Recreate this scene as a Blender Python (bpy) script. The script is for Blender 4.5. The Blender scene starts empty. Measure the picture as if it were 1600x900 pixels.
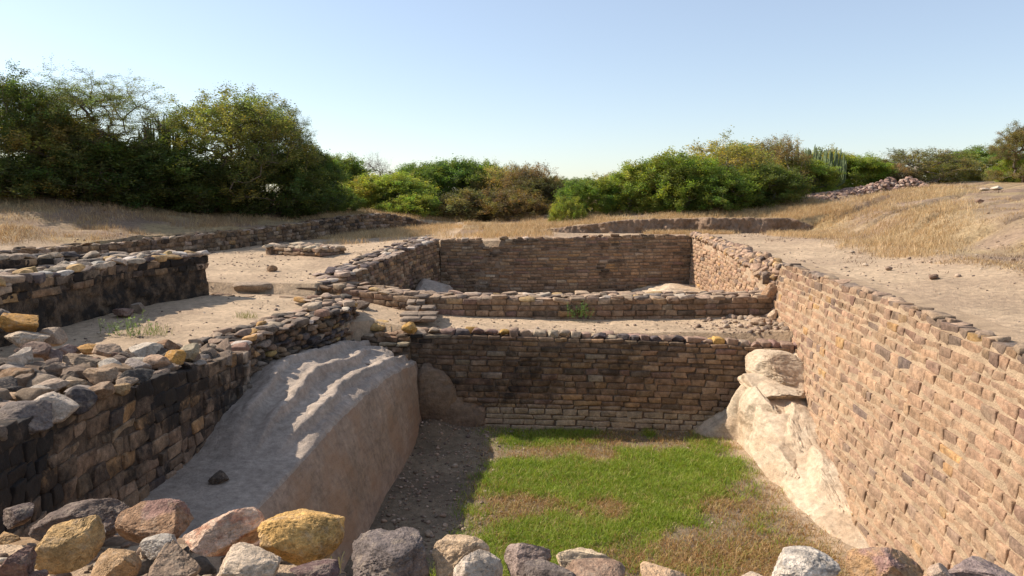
import bpy, math, random
import numpy as np
from mathutils import Vector, Euler

# ------------------------------------------------------------------ camera, sky, sun
scene = bpy.context.scene
COL = scene.collection
F_PX, W_PX, H_PX = 1150.0, 1600.0, 900.0
PITCH = math.atan(135.0 / F_PX)
cam_d = bpy.data.cameras.new('camera')
cam = bpy.data.objects.new('camera', cam_d); COL.objects.link(cam)
cam.location = (0, 0, 0)
cam.rotation_euler = (math.pi / 2 - PITCH, 0, 0)
cam_d.sensor_width = 36.0
cam_d.lens = 36.0 * F_PX / W_PX
cam_d.clip_start = 0.05; cam_d.clip_end = 5000
scene.camera = cam

SUN_DIR = Vector((-1.16, 0.42, 1.0)).normalized()        # towards the sun
sun_el = math.asin(SUN_DIR.z); sun_az = math.atan2(SUN_DIR.x, SUN_DIR.y)
world = bpy.data.worlds.new('World'); scene.world = world; world.use_nodes = True
wn = world.node_tree; bg = wn.nodes['Background']
sky = wn.nodes.new('ShaderNodeTexSky'); sky.sky_type = 'NISHITA'; sky.sun_disc = False
sky.sun_elevation = sun_el; sky.sun_rotation = sun_az
sky.altitude = 0; sky.air_density = 1.0; sky.dust_density = 0.6; sky.ozone_density = 1.2
hz = wn.nodes.new('ShaderNodeMix'); hz.data_type = 'RGBA'; hz.inputs[0].default_value = .21
hz.inputs[7].default_value = (5.6, 5.7, 6.3, 1)
wn.links.new(sky.outputs[0], hz.inputs[6]); wn.links.new(hz.outputs[2], bg.inputs[0]); bg.inputs[1].default_value = 0.12
sd = bpy.data.lights.new('sun', 'SUN'); sd.energy = 5.0; sd.angle = math.radians(0.53); sd.color = (1.0, 0.90, 0.78)
sun = bpy.data.objects.new('sun', sd); COL.objects.link(sun)
sun.rotation_euler = SUN_DIR.to_track_quat('Z', 'Y').to_euler()
sun.location = (-20, 10, 20)
vs = scene.view_settings; vs.view_transform = 'Standard'; vs.look = 'None'; vs.gamma = 1.0; vs.exposure = 0.5
scene.render.engine = 'CYCLES'
scene.cycles.max_bounces = 6; scene.cycles.diffuse_bounces = 3; scene.cycles.transparent_max_bounces = 4

# ------------------------------------------------------------------ helpers
rng = np.random.default_rng(7)
cP, sP = math.cos(PITCH), math.sin(PITCH)
def ray(px, py):
    a = (px - 800) / F_PX; b = (450 - py) / F_PX
    return np.array([a, cP + b * sP, -sP + b * cP])
def atz(px, py, z): r = ray(px, py); return r * (z / r[2])
def aty(px, py, y): r = ray(px, py); return r * (y / r[1])
def sm(a, b, x):
    t = np.clip((x - a) / (b - a), 0, 1); return t * t * (3 - 2 * t)

def hsh(i, j, k, s):
    n = (i.astype(np.uint32) * np.uint32(374761393) + j.astype(np.uint32) * np.uint32(668265263)
         + k.astype(np.uint32) * np.uint32(2147483647) + np.uint32((int(s) * 1274126177) & 0xffffffff))
    n = (n ^ (n >> np.uint32(13))) * np.uint32(1274126177)
    n = n ^ (n >> np.uint32(16))
    return (n & np.uint32(0xffffff)).astype(np.float64) / 16777215.0
def vnoise(P, s=0):
    P = np.asarray(P, float); I = np.floor(P).astype(np.int64); f = P - I; f = f * f * (3 - 2 * f)
    r = 0
    for dx in (0, 1):
        wx = f[..., 0] if dx else 1 - f[..., 0]
        for dy in (0, 1):
            wy = f[..., 1] if dy else 1 - f[..., 1]
            for dz in (0, 1):
                wz = f[..., 2] if dz else 1 - f[..., 2]
                r = r + wx * wy * wz * hsh(I[..., 0] + dx, I[..., 1] + dy, I[..., 2] + dz, s)
    return r * 2 - 1
def fbm(P, o=4, s=0, g=0.5):
    a, t, n = 1.0, 0.0, 0.0; P = np.asarray(P, float)
    for k in range(o):
        t = t + a * vnoise(P, s + k * 17); n += a; a *= g; P = P * 2.03 + 11.3
    return t / n
def n2(x, y, sc, o=3, s=0):
    return fbm(np.stack([x * sc, y * sc, np.zeros_like(x) + s * 3.1], -1), o, s)

class MB:
    """collects vertex / face / colour arrays and links them as one mesh object"""
    def __init__(s): s.V = []; s.F = []; s.C = []; s.n = 0
    def add(s, V, F, C=None):
        V = np.asarray(V, float).reshape(-1, 3)
        if C is None: C = (1, 1, 1, 0)
        C = np.asarray(C, float)
        if C.ndim == 1: C = np.tile(C, (len(V), 1))
        if C.shape[1] == 3: C = np.hstack([C, np.zeros((len(C), 1))])
        s.V.append(V); s.F.append(np.asarray(F, np.int64) + s.n); s.C.append(C); s.n += len(V)
    def mesh(s, name, smooth=True):
        V = np.concatenate(s.V); C = np.concatenate(s.C)
        me = bpy.data.meshes.new(name)
        me.vertices.add(len(V)); me.vertices.foreach_set('co', V.astype(np.float32).ravel())
        loops = np.concatenate([f.ravel() for f in s.F])
        tot = np.concatenate([np.full(len(f), f.shape[1]) for f in s.F])
        start = np.concatenate([[0], np.cumsum(tot)[:-1]])
        me.loops.add(len(loops)); me.loops.foreach_set('vertex_index', loops.astype(np.int32))
        me.polygons.add(len(tot)); me.polygons.foreach_set('loop_start', start.astype(np.int32))
        me.polygons.foreach_set('use_smooth', np.full(len(tot), bool(smooth)))
        me.update(calc_edges=True)
        a = me.color_attributes.new('Col', 'FLOAT_COLOR', 'POINT')
        a.data.foreach_set('color', C.astype(np.float32).ravel())
        return me
    def build(s, name, mat, parent=None, smooth=True):
        me = s.mesh(name, smooth); o = bpy.data.objects.new(name, me); COL.objects.link(o)
        me.materials.append(mat)
        if parent is not None:
            o.parent = parent; o.location = -Vector(parent.location)
        return o
def tag(o, label=None, cat=None, group=None, kind=None):
    if label: o['label'] = label
    if cat: o['category'] = cat
    if group: o['group'] = group
    if kind: o['kind'] = kind
    return o
def empty(name, loc=(0, 0, 0)):
    o = bpy.data.objects.new(name, None); COL.objects.link(o); o.location = loc; o.empty_display_size = .2; return o

def grid_faces(nu, nv):
    i = np.arange(nu - 1)[:, None] * nv + np.arange(nv - 1)[None, :]
    return np.stack([i, i + nv, i + nv + 1, i + 1], -1).reshape(-1, 4)
_tpl = {}
def cube_tpl(n, cosine=False):
    key = (n, cosine)
    if key in _tpl: return _tpl[key]
    u = np.linspace(-1, 1, n + 1)
    if cosine: u = np.array({3: [-1, -.78, .78, 1], 4: [-1, -.84, 0, .84, 1], 5: [-1, -.88, -.35, .35, .88, 1], 6: [-1, -.9, -.5, 0, .5, .9, 1]}[n])
    A, B = np.meshgrid(u, u, indexing='ij'); A = A.ravel(); B = B.ravel(); O = np.ones_like(A)
    Vs, Fs, k = [], [], 0
    g = grid_faces(n + 1, n + 1)
    for ax in range(3):
        for sg in (1, -1):
            P = np.zeros((len(A), 3)); P[:, ax] = sg; P[:, (ax + 1) % 3] = A; P[:, (ax + 2) % 3] = B
            Vs.append(P); Fs.append((g if sg > 0 else g[:, ::-1]) + k); k += len(A)
    V = np.concatenate(Vs); F = np.concatenate(Fs)
    key_ = np.round(V, 6); U, inv = np.unique(key_, axis=0, return_inverse=True)
    _tpl[key] = (U, inv.ravel()[F]); return _tpl[key]

def blocks(mb, C, T, N, dims, col, n=4, rad=.018, skew=.1, amp=.012, seed=0, fr=7.0):
    """many dressed stones: C centres, T along, N out of the wall, dims (len,depth,height)"""
    C = np.asarray(C, float); K = len(C)
    if K == 0: return
    T = np.asarray(T, float); N = np.asarray(N, float); U = np.cross(T, N); U *= np.sign(U[:, 2:3] + 1e-9)
    P, F = cube_tpl(n, True); r = np.random.default_rng(seed)
    H = np.asarray(dims, float) / 2
    X = P[None] * H[:, None, :]
    R = np.minimum(rad * r.uniform(.6, 1.5, (K, 1)), H.min(1, keepdims=True) * .8)[:, :, None]
    inner = np.clip(X, -(H[:, None, :] - R), H[:, None, :] - R)
    d = X - inner; L = np.linalg.norm(d, axis=2, keepdims=True)
    X = inner + R * d / np.maximum(L, 1e-9)
    # corner skew
    q = (P + 1) / 2
    off = 0
    for cx in (0, 1):
        for cy in (0, 1):
            for cz in (0, 1):
                w = (q[:, 0] if cx else 1 - q[:, 0]) * (q[:, 1] if cy else 1 - q[:, 1]) * (q[:, 2] if cz else 1 - q[:, 2])
                o = r.uniform(-1, 1, (K, 1, 3)) * skew * H[:, None, :]
                off = off + w[None, :, None] * o
    X = X + off
    Q = X + r.uniform(0, 300, (K, 1, 3))
    dn = np.stack([vnoise(Q * fr, 1), vnoise(Q * fr, 2), vnoise(Q * fr, 3)], -1)
    dn = dn + .5 * np.stack([vnoise(Q * fr * 2.3, 4), vnoise(Q * fr * 2.3, 5), vnoise(Q * fr * 2.3, 6)], -1)
    X = X + dn * amp
    Wd = C[:, None, :] + X[..., 0:1] * T[:, None, :] + X[..., 1:2] * N[:, None, :] + X[..., 2:3] * U[:, None, :]
    nv = len(P)
    FF = (F[None] + (np.arange(K) * nv)[:, None, None]).reshape(-1, 4)
    if np.linalg.det(np.stack([T[0], N[0], U[0]])) < 0: FF = FF[:, ::-1]
    mb.add(Wd.reshape(-1, 3), FF, np.repeat(np.asarray(col, float), nv, axis=0))

def rotm(e): return np.array(Euler(e).to_matrix())
_rp = {}
def rock_proto(n, seed, cuts=14, rough=.06, lo=.5, hi=.95):
    key = (n, seed, cuts, rough, lo, hi)
    if key in _rp: return _rp[key]
    P, F = cube_tpl(n); r = np.random.default_rng(seed * 7 + 3)
    V = P / np.linalg.norm(P, axis=1, keepdims=True)
    pw = r.uniform(.55, .85); V = np.sign(V) * np.abs(V) ** pw; V = V @ rotm(tuple(r.uniform(-.35, .35, 3))).T
    V = V * (1 + .12 * fbm(V * 1.3 + seed * 9.7, 2, seed))[:, None]
    for c in range(cuts):
        m = r.normal(size=3); m /= np.linalg.norm(m); dd = r.uniform(lo, hi)
        dd += .025 * vnoise(V * 5 + seed + c, 9)
        e = np.maximum(V @ m - dd, 0); V = V - e[:, None] * m * .96
    nn = V / np.linalg.norm(V, axis=1, keepdims=True)
    rd = 1 - np.abs(fbm(V * 2.6 + seed, 3, 5 + seed)) * 2
    V = V + nn * (rough * fbm(V * 3.2 + seed * 3, 4, seed + 40, .55) + rough * .45 * (rd - .6))[:, None]
    if n >= 18:
        ax = r.normal(size=3); ax[2] += 1.5; ax /= np.linalg.norm(ax); st = (V @ ax) * r.uniform(7, 12) + 1.6 * fbm(V * 1.7 + seed, 3, seed + 60)
        saw = st - np.floor(st); V = V + nn * (.022 * (saw ** 3) * sm(-.2, .4, fbm(V * 1.5 + seed, 2, seed + 61)) )[:, None]
        rg = np.abs(fbm(V * 5.5 + seed, 4, seed + 62, .6)); V = V - nn * (.035 * sm(.07, 0, rg))[:, None]
        V = V + nn * (.016 * fbm(V * 14 + seed, 3, seed + 63, .65))[:, None]
    lo_, hi_ = V.min(0), V.max(0)
    V = (V - (lo_ + hi_) / 2) / ((hi_ - lo_) / 2)
    _rp[key] = (V, F); return _rp[key]
def put_rocks(mb, C, dims, eul, cols, n=4, cuts=9, rough=.07, nproto=9, seed=0):
    r = np.random.default_rng(seed)
    for i in range(len(C)):
        V, F = rock_proto(n, int(r.integers(nproto)), cuts, rough)
        X = (V * (np.asarray(dims[i]) / 2)) @ rotm(eul[i]).T + np.asarray(C[i])
        mb.add(X, F, np.asarray(cols[i]))

# ------------------------------------------------------------------ materials
def new_mat(name):
    m = bpy.data.materials.new(name); m.use_nodes = True; nt = m.node_tree
    b = nt.nodes['Principled BSDF']; b.inputs['Roughness'].default_value = .92
    b.inputs['Specular IOR Level'].default_value = .25
    return m, nt, b
class NB:
    def __init__(s, nt): s.nt = nt
    def n(s, t, **k):
        o = s.nt.nodes.new(t)
        for a, v in k.items(): setattr(o, a, v)
        return o
    def l(s, a, b): s.nt.links.new(a, b)
    def noise(s, vec, scale, det=4, rough=.55, dist=0):
        o = s.n('ShaderNodeTexNoise'); o.inputs['Scale'].default_value = scale; o.inputs['Detail'].default_value = det
        o.inputs['Roughness'].default_value = rough; o.inputs['Distortion'].default_value = dist
        s.l(vec, o.inputs['Vector']); return o.outputs['Fac']
    def mr(s, v, a, b, c, d):
        o = s.n('ShaderNodeMapRange'); s.l(v, o.inputs['Value'])
        for i, x in enumerate((a, b, c, d)): o.inputs[i + 1].default_value = x
        return o.outputs[0]
    def math(s, op, a, b=None, c=None):
        o = s.n('ShaderNodeMath', operation=op)
        for i, x in enumerate((a, b, c)):
            if x is None: continue
            if hasattr(x, 'links'): s.l(x, o.inputs[i])
            else: o.inputs[i].default_value = x
        return o.outputs[0]
    def mix(s, f, a, b, bt='MIX'):
        o = s.n('ShaderNodeMix', data_type='RGBA', blend_type=bt)
        for i, x in ((0, f), (6, a), (7, b)):
            if hasattr(x, 'links'): s.l(x, o.inputs[i])
            elif i == 0: o.inputs[0].default_value = x
            else: o.inputs[i].default_value = (*x, 1)
        return o.outputs[2]
    def grey(s, v):
        o = s.n('ShaderNodeCombineColor'); [s.l(v, o.inputs[i]) for i in range(3)]; return o.outputs[0]

def stone_mat(name, use_obj=False, sc=1.0, bump=.5, bdist=.02, dirt=(.42, .31, .21), dirt_amt=.35, patina=(.018, .015, .013)):
    m, nt, b = new_mat(name); q = NB(nt)
    tc = q.n('ShaderNodeTexCoord'); vec = tc.outputs['Object']
    at = q.n('ShaderNodeAttribute', attribute_name='Col')
    col = at.outputs['Color']; al = at.outputs['Alpha']
    if use_obj:
        oi = q.n('ShaderNodeObjectInfo'); col = q.mix(1, col, oi.outputs['Color'], 'MULTIPLY')
        va = q.n('ShaderNodeVectorMath', operation='ADD'); q.l(vec, va.inputs[0])
        cx = q.n('ShaderNodeCombineXYZ'); q.l(q.math('MULTIPLY', oi.outputs['Random'], 60), cx.inputs[0]); q.l(cx.outputs[0], va.inputs[1]); vec = va.outputs[0]
    big = q.noise(vec, 3.5 * sc, 3); med = q.noise(vec, 13 * sc, 5, .65); fine = q.noise(vec, 70 * sc, 3, .6)
    v = q.math('MULTIPLY', q.mr(big, .3, .7, .70, 1.22), q.mr(med, .32, .68, .62, 1.28))
    v = q.math('MULTIPLY', v, q.mr(fine, .3, .7, .74, 1.22))
    c = q.mix(1, col, q.grey(v), 'MULTIPLY')
    df = q.mr(q.noise(vec, 5 * sc, 5, .7), .5, .68, 0, dirt_amt)
    c = q.mix(df, c, dirt)
    pt = q.math('ADD', q.noise(vec, 2.1, 6, .72), q.math('MULTIPLY', al, .62))
    pf = q.math('MULTIPLY', q.mr(pt, .62, .84, 0, .92), q.mr(al, 0, .05, 0, 1))
    c = q.mix(pf, c, patina)
    q.l(c, b.inputs['Base Color'])
    bp = q.n('ShaderNodeBump'); bp.inputs['Strength'].default_value = bump; bp.inputs['Distance'].default_value = bdist
    h = q.math('ADD', q.math('MULTIPLY', med, 1.2), q.math('MULTIPLY', fine, .5))
    vo = q.n('ShaderNodeTexVoronoi'); vo.inputs['Scale'].default_value = 26 * sc; q.l(vec, vo.inputs['Vector'])
    h = q.math('ADD', h, q.math('MULTIPLY', vo.outputs['Distance'], .35))
    q.l(h, bp.inputs['Height']); q.l(bp.outputs[0], b.inputs['Normal'])
    return m
M_stone = stone_mat('wall_stone')
M_rub = stone_mat('rubble_stone', bump=.6)
M_loose = stone_mat('loose_rock', use_obj=True, sc=2.6, bump=.9, bdist=.018, dirt_amt=.5, dirt=(.46, .36, .26))
def mortar_mat():
    m, nt, b = new_mat('mortar'); q = NB(nt); vec = q.n('ShaderNodeTexCoord').outputs['Object']
    at = q.n('ShaderNodeAttribute', attribute_name='Col')
    a = q.noise(vec, 4, 5, .6); f = q.noise(vec, 45, 4, .6)
    c = q.mix(1, at.outputs['Color'], q.grey(q.math('MULTIPLY', q.mr(a, .3, .7, .7, 1.2), q.mr(f, .3, .7, .75, 1.2))), 'MULTIPLY')
    pt = q.math('ADD', q.noise(vec, 2.1, 6, .72), q.math('MULTIPLY', at.outputs['Alpha'], .62))
    c = q.mix(q.math('MULTIPLY', q.mr(pt, .62, .86, 0, .93), q.mr(at.outputs['Alpha'], 0, .05, 0, 1)), c, (.018, .015, .013))
    q.l(c, b.inputs['Base Color'])
    bp = q.n('ShaderNodeBump'); bp.inputs['Strength'].default_value = .8; bp.inputs['Distance'].default_value = .03
    q.l(q.math('ADD', f, a), bp.inputs['Height']); q.l(bp.outputs[0], b.inputs['Normal']); return m
M_mort = mortar_mat()
def ground_mat():
    m, nt, b = new_mat('ground_soil'); q = NB(nt); vec = q.n('ShaderNodeTexCoord').outputs['Object']
    at = q.n('ShaderNodeAttribute', attribute_name='Col')
    a = q.noise(vec, .9, 5, .6); md = q.noise(vec, 7, 6, .7); f = q.noise(vec, 60, 3, .65)
    v = q.math('MULTIPLY', q.mr(a, .3, .7, .80, 1.14), q.mr(md, .32, .68, .68, 1.22)); v = q.math('MULTIPLY', v, q.mr(f, .3, .7, .8, 1.18))
    c = q.mix(1, at.outputs['Color'], q.grey(v), 'MULTIPLY')
    # small stones and crumbs, where alpha says
    vo = q.n('ShaderNodeTexVoronoi'); vo.inputs['Scale'].default_value = 24; q.l(vec, vo.inputs['Vector'])
    sp = q.math('MULTIPLY', q.mr(vo.outputs['Distance'], .1, .3, 1, 0), at.outputs['Alpha'])
    vc = q.n('ShaderNodeSeparateColor'); q.l(vo.outputs['Color'], vc.inputs[0])
    sp = q.math('MULTIPLY', sp, q.mr(vc.outputs[0], .45, .6, 0, 1))
    c = q.mix(sp, c, q.mix(vc.outputs[1], (.20, .14, .10), (.42, .34, .26)))
    q.l(c, b.inputs['Base Color'])
    bp = q.n('ShaderNodeBump'); bp.inputs['Strength'].default_value = .95; bp.inputs['Distance'].default_value = .07
    q.l(q.math('ADD', q.math('ADD', q.math('MULTIPLY', md, 1.0), q.math('MULTIPLY', f, .3)), q.math('MULTIPLY', sp, .35)), bp.inputs['Height']); q.l(bp.outputs[0], b.inputs['Normal']); return m
M_ground = ground_mat()
def bedrock_mat(name, base, dark, crack=(.16, .10, .06), warm=None, bs=.8):
    m, nt, b = new_mat(name); q = NB(nt); vec = q.n('ShaderNodeTexCoord').outputs['Object']
    mp = q.n('ShaderNodeMapping'); mp.inputs['Scale'].default_value = (1, .55, 3.2); mp.inputs['Rotation'].default_value = (.22, .12, 0); q.l(vec, mp.inputs[0])
    a = q.noise(vec, 1.1, 6, .65, .4); st = q.noise(mp.outputs[0], 2.6, 6, .6, 1.2); f = q.noise(vec, 55, 4, .65); mid = q.noise(vec, 8, 8, .72)
    c = q.mix(q.mr(a, .38, .62, 0, 1), base, dark)
    c = q.mix(1, c, q.grey(q.mr(mid, .32, .66, .66, 1.16)), 'MULTIPLY')
    if warm: c = q.mix(q.mr(q.noise(vec, .8, 4, .6), .5, .62, 0, .7), c, warm)
    c = q.mix(1, c, q.grey(q.math('MULTIPLY', q.mr(st, .3, .7, .86, 1.1), q.mr(f, .3, .7, .86, 1.12))), 'MULTIPLY')
    w = q.n('ShaderNodeTexNoise', noise_type='RIDGED_MULTIFRACTAL'); w.inputs['Scale'].default_value = 1.3; w.inputs['Detail'].default_value = 3; q.l(mp.outputs[0], w.inputs['Vector'])
    c = q.mix(q.mr(w.outputs['Fac'], 1.3, 1.9, 0, .0), c, crack)
    q.l(c, b.inputs['Base Color'])
    bp = q.n('ShaderNodeBump'); bp.inputs['Strength'].default_value = bs; bp.inputs['Distance'].default_value = .06
    q.l(q.math('ADD', q.math('ADD', q.math('MULTIPLY', st, .55), q.math('MULTIPLY', mid, 1.3)), q.math('MULTIPLY', f, .4)), bp.inputs['Height']); q.l(bp.outputs[0], b.inputs['Normal']); return m
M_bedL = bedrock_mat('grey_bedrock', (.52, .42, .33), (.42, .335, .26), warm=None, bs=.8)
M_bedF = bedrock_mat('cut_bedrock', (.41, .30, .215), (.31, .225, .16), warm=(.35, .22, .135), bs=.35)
M_bedR = bedrock_mat('pale_bedrock', (.66, .53, .375), (.56, .41, .27), bs=.6)
def leaf_mat(name, trans=.35, tt=(1.5, 1.55, .7)):
    m, nt, b = new_mat(name); q = NB(nt)
    at = q.n('ShaderNodeAttribute', attribute_name='Col'); oi = q.n('ShaderNodeObjectInfo')
    c = q.mix(1, at.outputs['Color'], oi.outputs['Color'], 'MULTIPLY'); q.l(c, b.inputs['Base Color'])
    b.inputs['Roughness'].default_value = .6
    tr = q.n('ShaderNodeBsdfTranslucent'); q.l(q.mix(1, c, tt, 'MULTIPLY'), tr.inputs[0])
    mx = q.n('ShaderNodeMixShader'); mx.inputs[0].default_value = trans
    q.l(b.outputs[0], mx.inputs[1]); q.l(tr.outputs[0], mx.inputs[2]); q.l(mx.outputs[0], nt.nodes['Material Output'].inputs[0]); return m
M_leaf = leaf_mat('leaves', .45); M_grass = leaf_mat('grass_blades', .3)
M_straw = leaf_mat('straw_blades', .25, (1.15, 1.05, .85))
def bark_mat():
    m, nt, b = new_mat('bark'); q = NB(nt); vec = q.n('ShaderNodeTexCoord').outputs['Object']
    at = q.n('ShaderNodeAttribute', attribute_name='Col')
    c = q.mix(1, at.outputs['Color'], q.grey(q.mr(q.noise(vec, 12, 4), .3, .7, .6, 1.3)), 'MULTIPLY'); q.l(c, b.inputs['Base Color']); return m
M_bark = bark_mat()

# palettes: (weight, linear colour)
P_RIGHT = [(w_, tuple(np.array(c_) * (.98, .905, .83))) for w_, c_ in [(6, (.385, .26, .17)), (5, (.36, .245, .16)), (3, (.33, .22, .15)), (2, (.30, .205, .145)), (.8, (.22, .16, .125)), (.3, (.16, .125, .11)), (.6, (.43, .275, .13)), (.4, (.26, .165, .12))]]
P_DARK = [(4, (.22, .14, .08)), (3, (.17, .11, .068)), (2, (.28, .185, .11)), (1.7, (.085, .062, .045)), (1.2, (.30, .22, .15)), (.5, (.36, .22, .10)), (1, (.13, .095, .075))]
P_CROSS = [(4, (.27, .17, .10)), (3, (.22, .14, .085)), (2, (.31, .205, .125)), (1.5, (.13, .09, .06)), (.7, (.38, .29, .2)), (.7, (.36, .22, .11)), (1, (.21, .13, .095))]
P_RUB = [(4, (.33, .235, .16)), (3, (.25, .18, .13)), (2, (.14, .11, .085)), (2, (.40, .30, .215)), (.9, (.43, .25, .09)), (1, (.27, .16, .11)), (1.3, (.075, .063, .055)), (.8, (.46, .385, .31))]
def pick(P, K, r, jit=.16):
    w = np.array([p[0] for p in P], float); c = np.array([p[1] for p in P])
    i = r.choice(len(P), K, p=w / w.sum())
    out = c[i] * (1 + r.uniform(-jit, jit, (K, 1))) * (1 + r.uniform(-.025, .025, (K, 3)))
    return np.clip(out, .01, .9)

# ------------------------------------------------------------------ ground
def inpoly(x, y, poly):
    r = np.zeros(x.shape, bool); n = len(poly)
    for i in range(n):
        x1, y1 = poly[i]; x2, y2 = poly[(i + 1) % n]
        if y1 == y2: continue
        c = ((y1 > y) != (y2 > y)) & (x < (x2 - x1) * (y - y1) / (y2 - y1) + x1)
        r ^= c
    return r
class RBF:
    def __init__(s, pts):
        p = np.array(pts, float); s.p = p[:, :2]; D = np.linalg.norm(s.p[:, None] - s.p[None], axis=2)
        s.m = p[:, 2].mean(); s.w = np.linalg.solve(D - 0 * np.eye(len(p)), p[:, 2] - s.m)
    def __call__(s, x, y):
        o = np.full(x.shape, s.m)
        for (px, py), w in zip(s.p, s.w): o = o + w * np.sqrt((x - px) ** 2 + (y - py) ** 2 + .2)
        return o
def g3(px, py, y): v = aty(px, py, y); return (v[0], v[1], v[2])
NAT = RBF([(6.4, 3, -1.9), (6.3, 8.6, -1.79), (7.3, 19.2, -1.66), (7.2, 28, -1.38), (7, 30, -1.34), (3, 30, -1.36), (0, 30, -1.38), (-2.5, 30.5, -1.45),
    (8.7, 12, -1.7), (8.2, 7, -1.78), (11.2, 21, -1.6), (11.9, 30, -1.3), (10.5, 33, -.75), (12.5, 33.5, -.55), (9.9, 13.2, -1.38), (11.6, 15.2, -.92), (10.2, 17.5, -1.5), (12.3, 18.2, -.85), (13.4, 21.5, -.72), (12.2, 25, -1.0), (14.2, 26, -.5), (15, 12, -.2), (12.5, 8, -.75), (24, 15, 1.0),
    (19, 25, -.15), (16, 30, -.25), (16, 40, .25), (24, 35, .55), (21, 46, .75), (30, 48, 1.2), (12, 46, .2), (12.5, 36, -.3), (5, 33, -.75), (5, 38, -.5), (5, 52, .5), (13, 62, .8),
    (1.8, 33, -1.1), (1.0, 40, -1.35), (1, 55, -1.0), (0, 85, -.4), (-2.8, 34, -1.4), (-3.4, 40, -1.2), (-3.7, 44, -1.15), (-6.5, 46, -.6), (-10, 55, .2), (-3, 56, -.4),
    (-14.6, 21, -1.38), (-12.4, 27.5, -1.22), (-10.9, 31.5, -1.15), (-7.9, 39.5, -.8), (-18, 25, -.75), (-20.7, 30, .38), (-17.5, 31, -.05), (-14.5, 34, -.55), (-12, 40, -.35), (-10, 44, -.25),
    (-30, 22, .6), (-30, 40, 1.2), (-15, 14, -1.4), (-15, 5, -1.5), (-30, 5, -.8), (40, 10, 2.5), (60, 60, 2.5), (-60, 60, 2), (0, 130, .6), (80, 0, 2.5), (-80, 0, 2), (0, -60, -1), (0, -6, -1.75), (5, -6, -1.8), (-5, -6, -1.75), (9, 0, -1.75)])
TER2 = RBF([(-9, 21, -2.15), (-6, 20.4, -2.25), (-13, 22, -1.95), (-5.6, 23.5, -2.05), (-4.3, 26.5, -1.75), (-3.2, 29.2, -1.5), (-7, 25, -1.93), (-8, 30, -1.83), (-6, 33, -1.68), (-8, 36.5, -1.68), (-5.5, 38.5, -1.55), (-3.4, 36, -1.45), (-3.5, 41.5, -1.35), (-11, 29, -1.9)])
TER1 = RBF([(-7, 13, -2.52), (-7, 18, -2.47), (-5.5, 18.5, -2.5), (-3.9, 18.7, -2.72), (-3, 17.6, -2.9), (-2, 17.4, -3.02), (2, 17.4, -3.06), (6, 17.4, -3.08), (2, 18.7, -3.06), (6.6, 18.6, -2.93), (-8.6, 10, -2.5), (-5.3, 10, -2.42), (-5.4, 14, -2.5), (-6, 5, -2.1), (-8, 5, -2.2)])
LW = [g3(-90, 400, 19.0), g3(0, 394, 20.5), g3(100, 387, 22), g3(200, 379, 24.5), g3(300, 369, 27.5), g3(400, 359, 31), g3(500, 346, 35), g3(560, 337, 38), g3(610, 335, 40), g3(645, 342, 41), g3(672, 350, 42), g3(705, 358, 42.6)]
POLY_T2 = [(p[0] - .2, p[1] + .3) for p in LW] + [(-2.6, 41), (-2.4, 30.5), (-2.95, 28.6), (-5.35, 19.8), (-16, 19.8)]
POLY_T1 = [(-9.6, 3.6), (-9.6, 20.0), (-5.3, 20.0), (-4.6, 19.9), (-2, 19.35), (7.4, 19.35), (7.1, 16.9), (-2.3, 16.95), (-3.3, 17.4), (-4.0, 16.2), (-4.9, 14), (-5.0, 12), (-5.0, 3.6)]
def xr_top(y): return 5.98 + .101 * (y - 8.6)
POLY_P1 = [(-5.0, 4.15), (-1.2, 4.15), (-.7, 3.5), (5.7, 3.5), (xr_top(8.6) + .3, 8.6), (xr_top(16.95) + .3, 16.95), (-2.3, 16.95), (-3.3, 17.4), (-4.0, 16.2), (-4.9, 14), (-5.0, 12)]
POLY_P2 = [(-5.35, 19.9), (-4.6, 19.9), (-2, 19.35), (7.4, 19.35), (7.2, 28.3), (-3.0, 28.3)]
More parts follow.
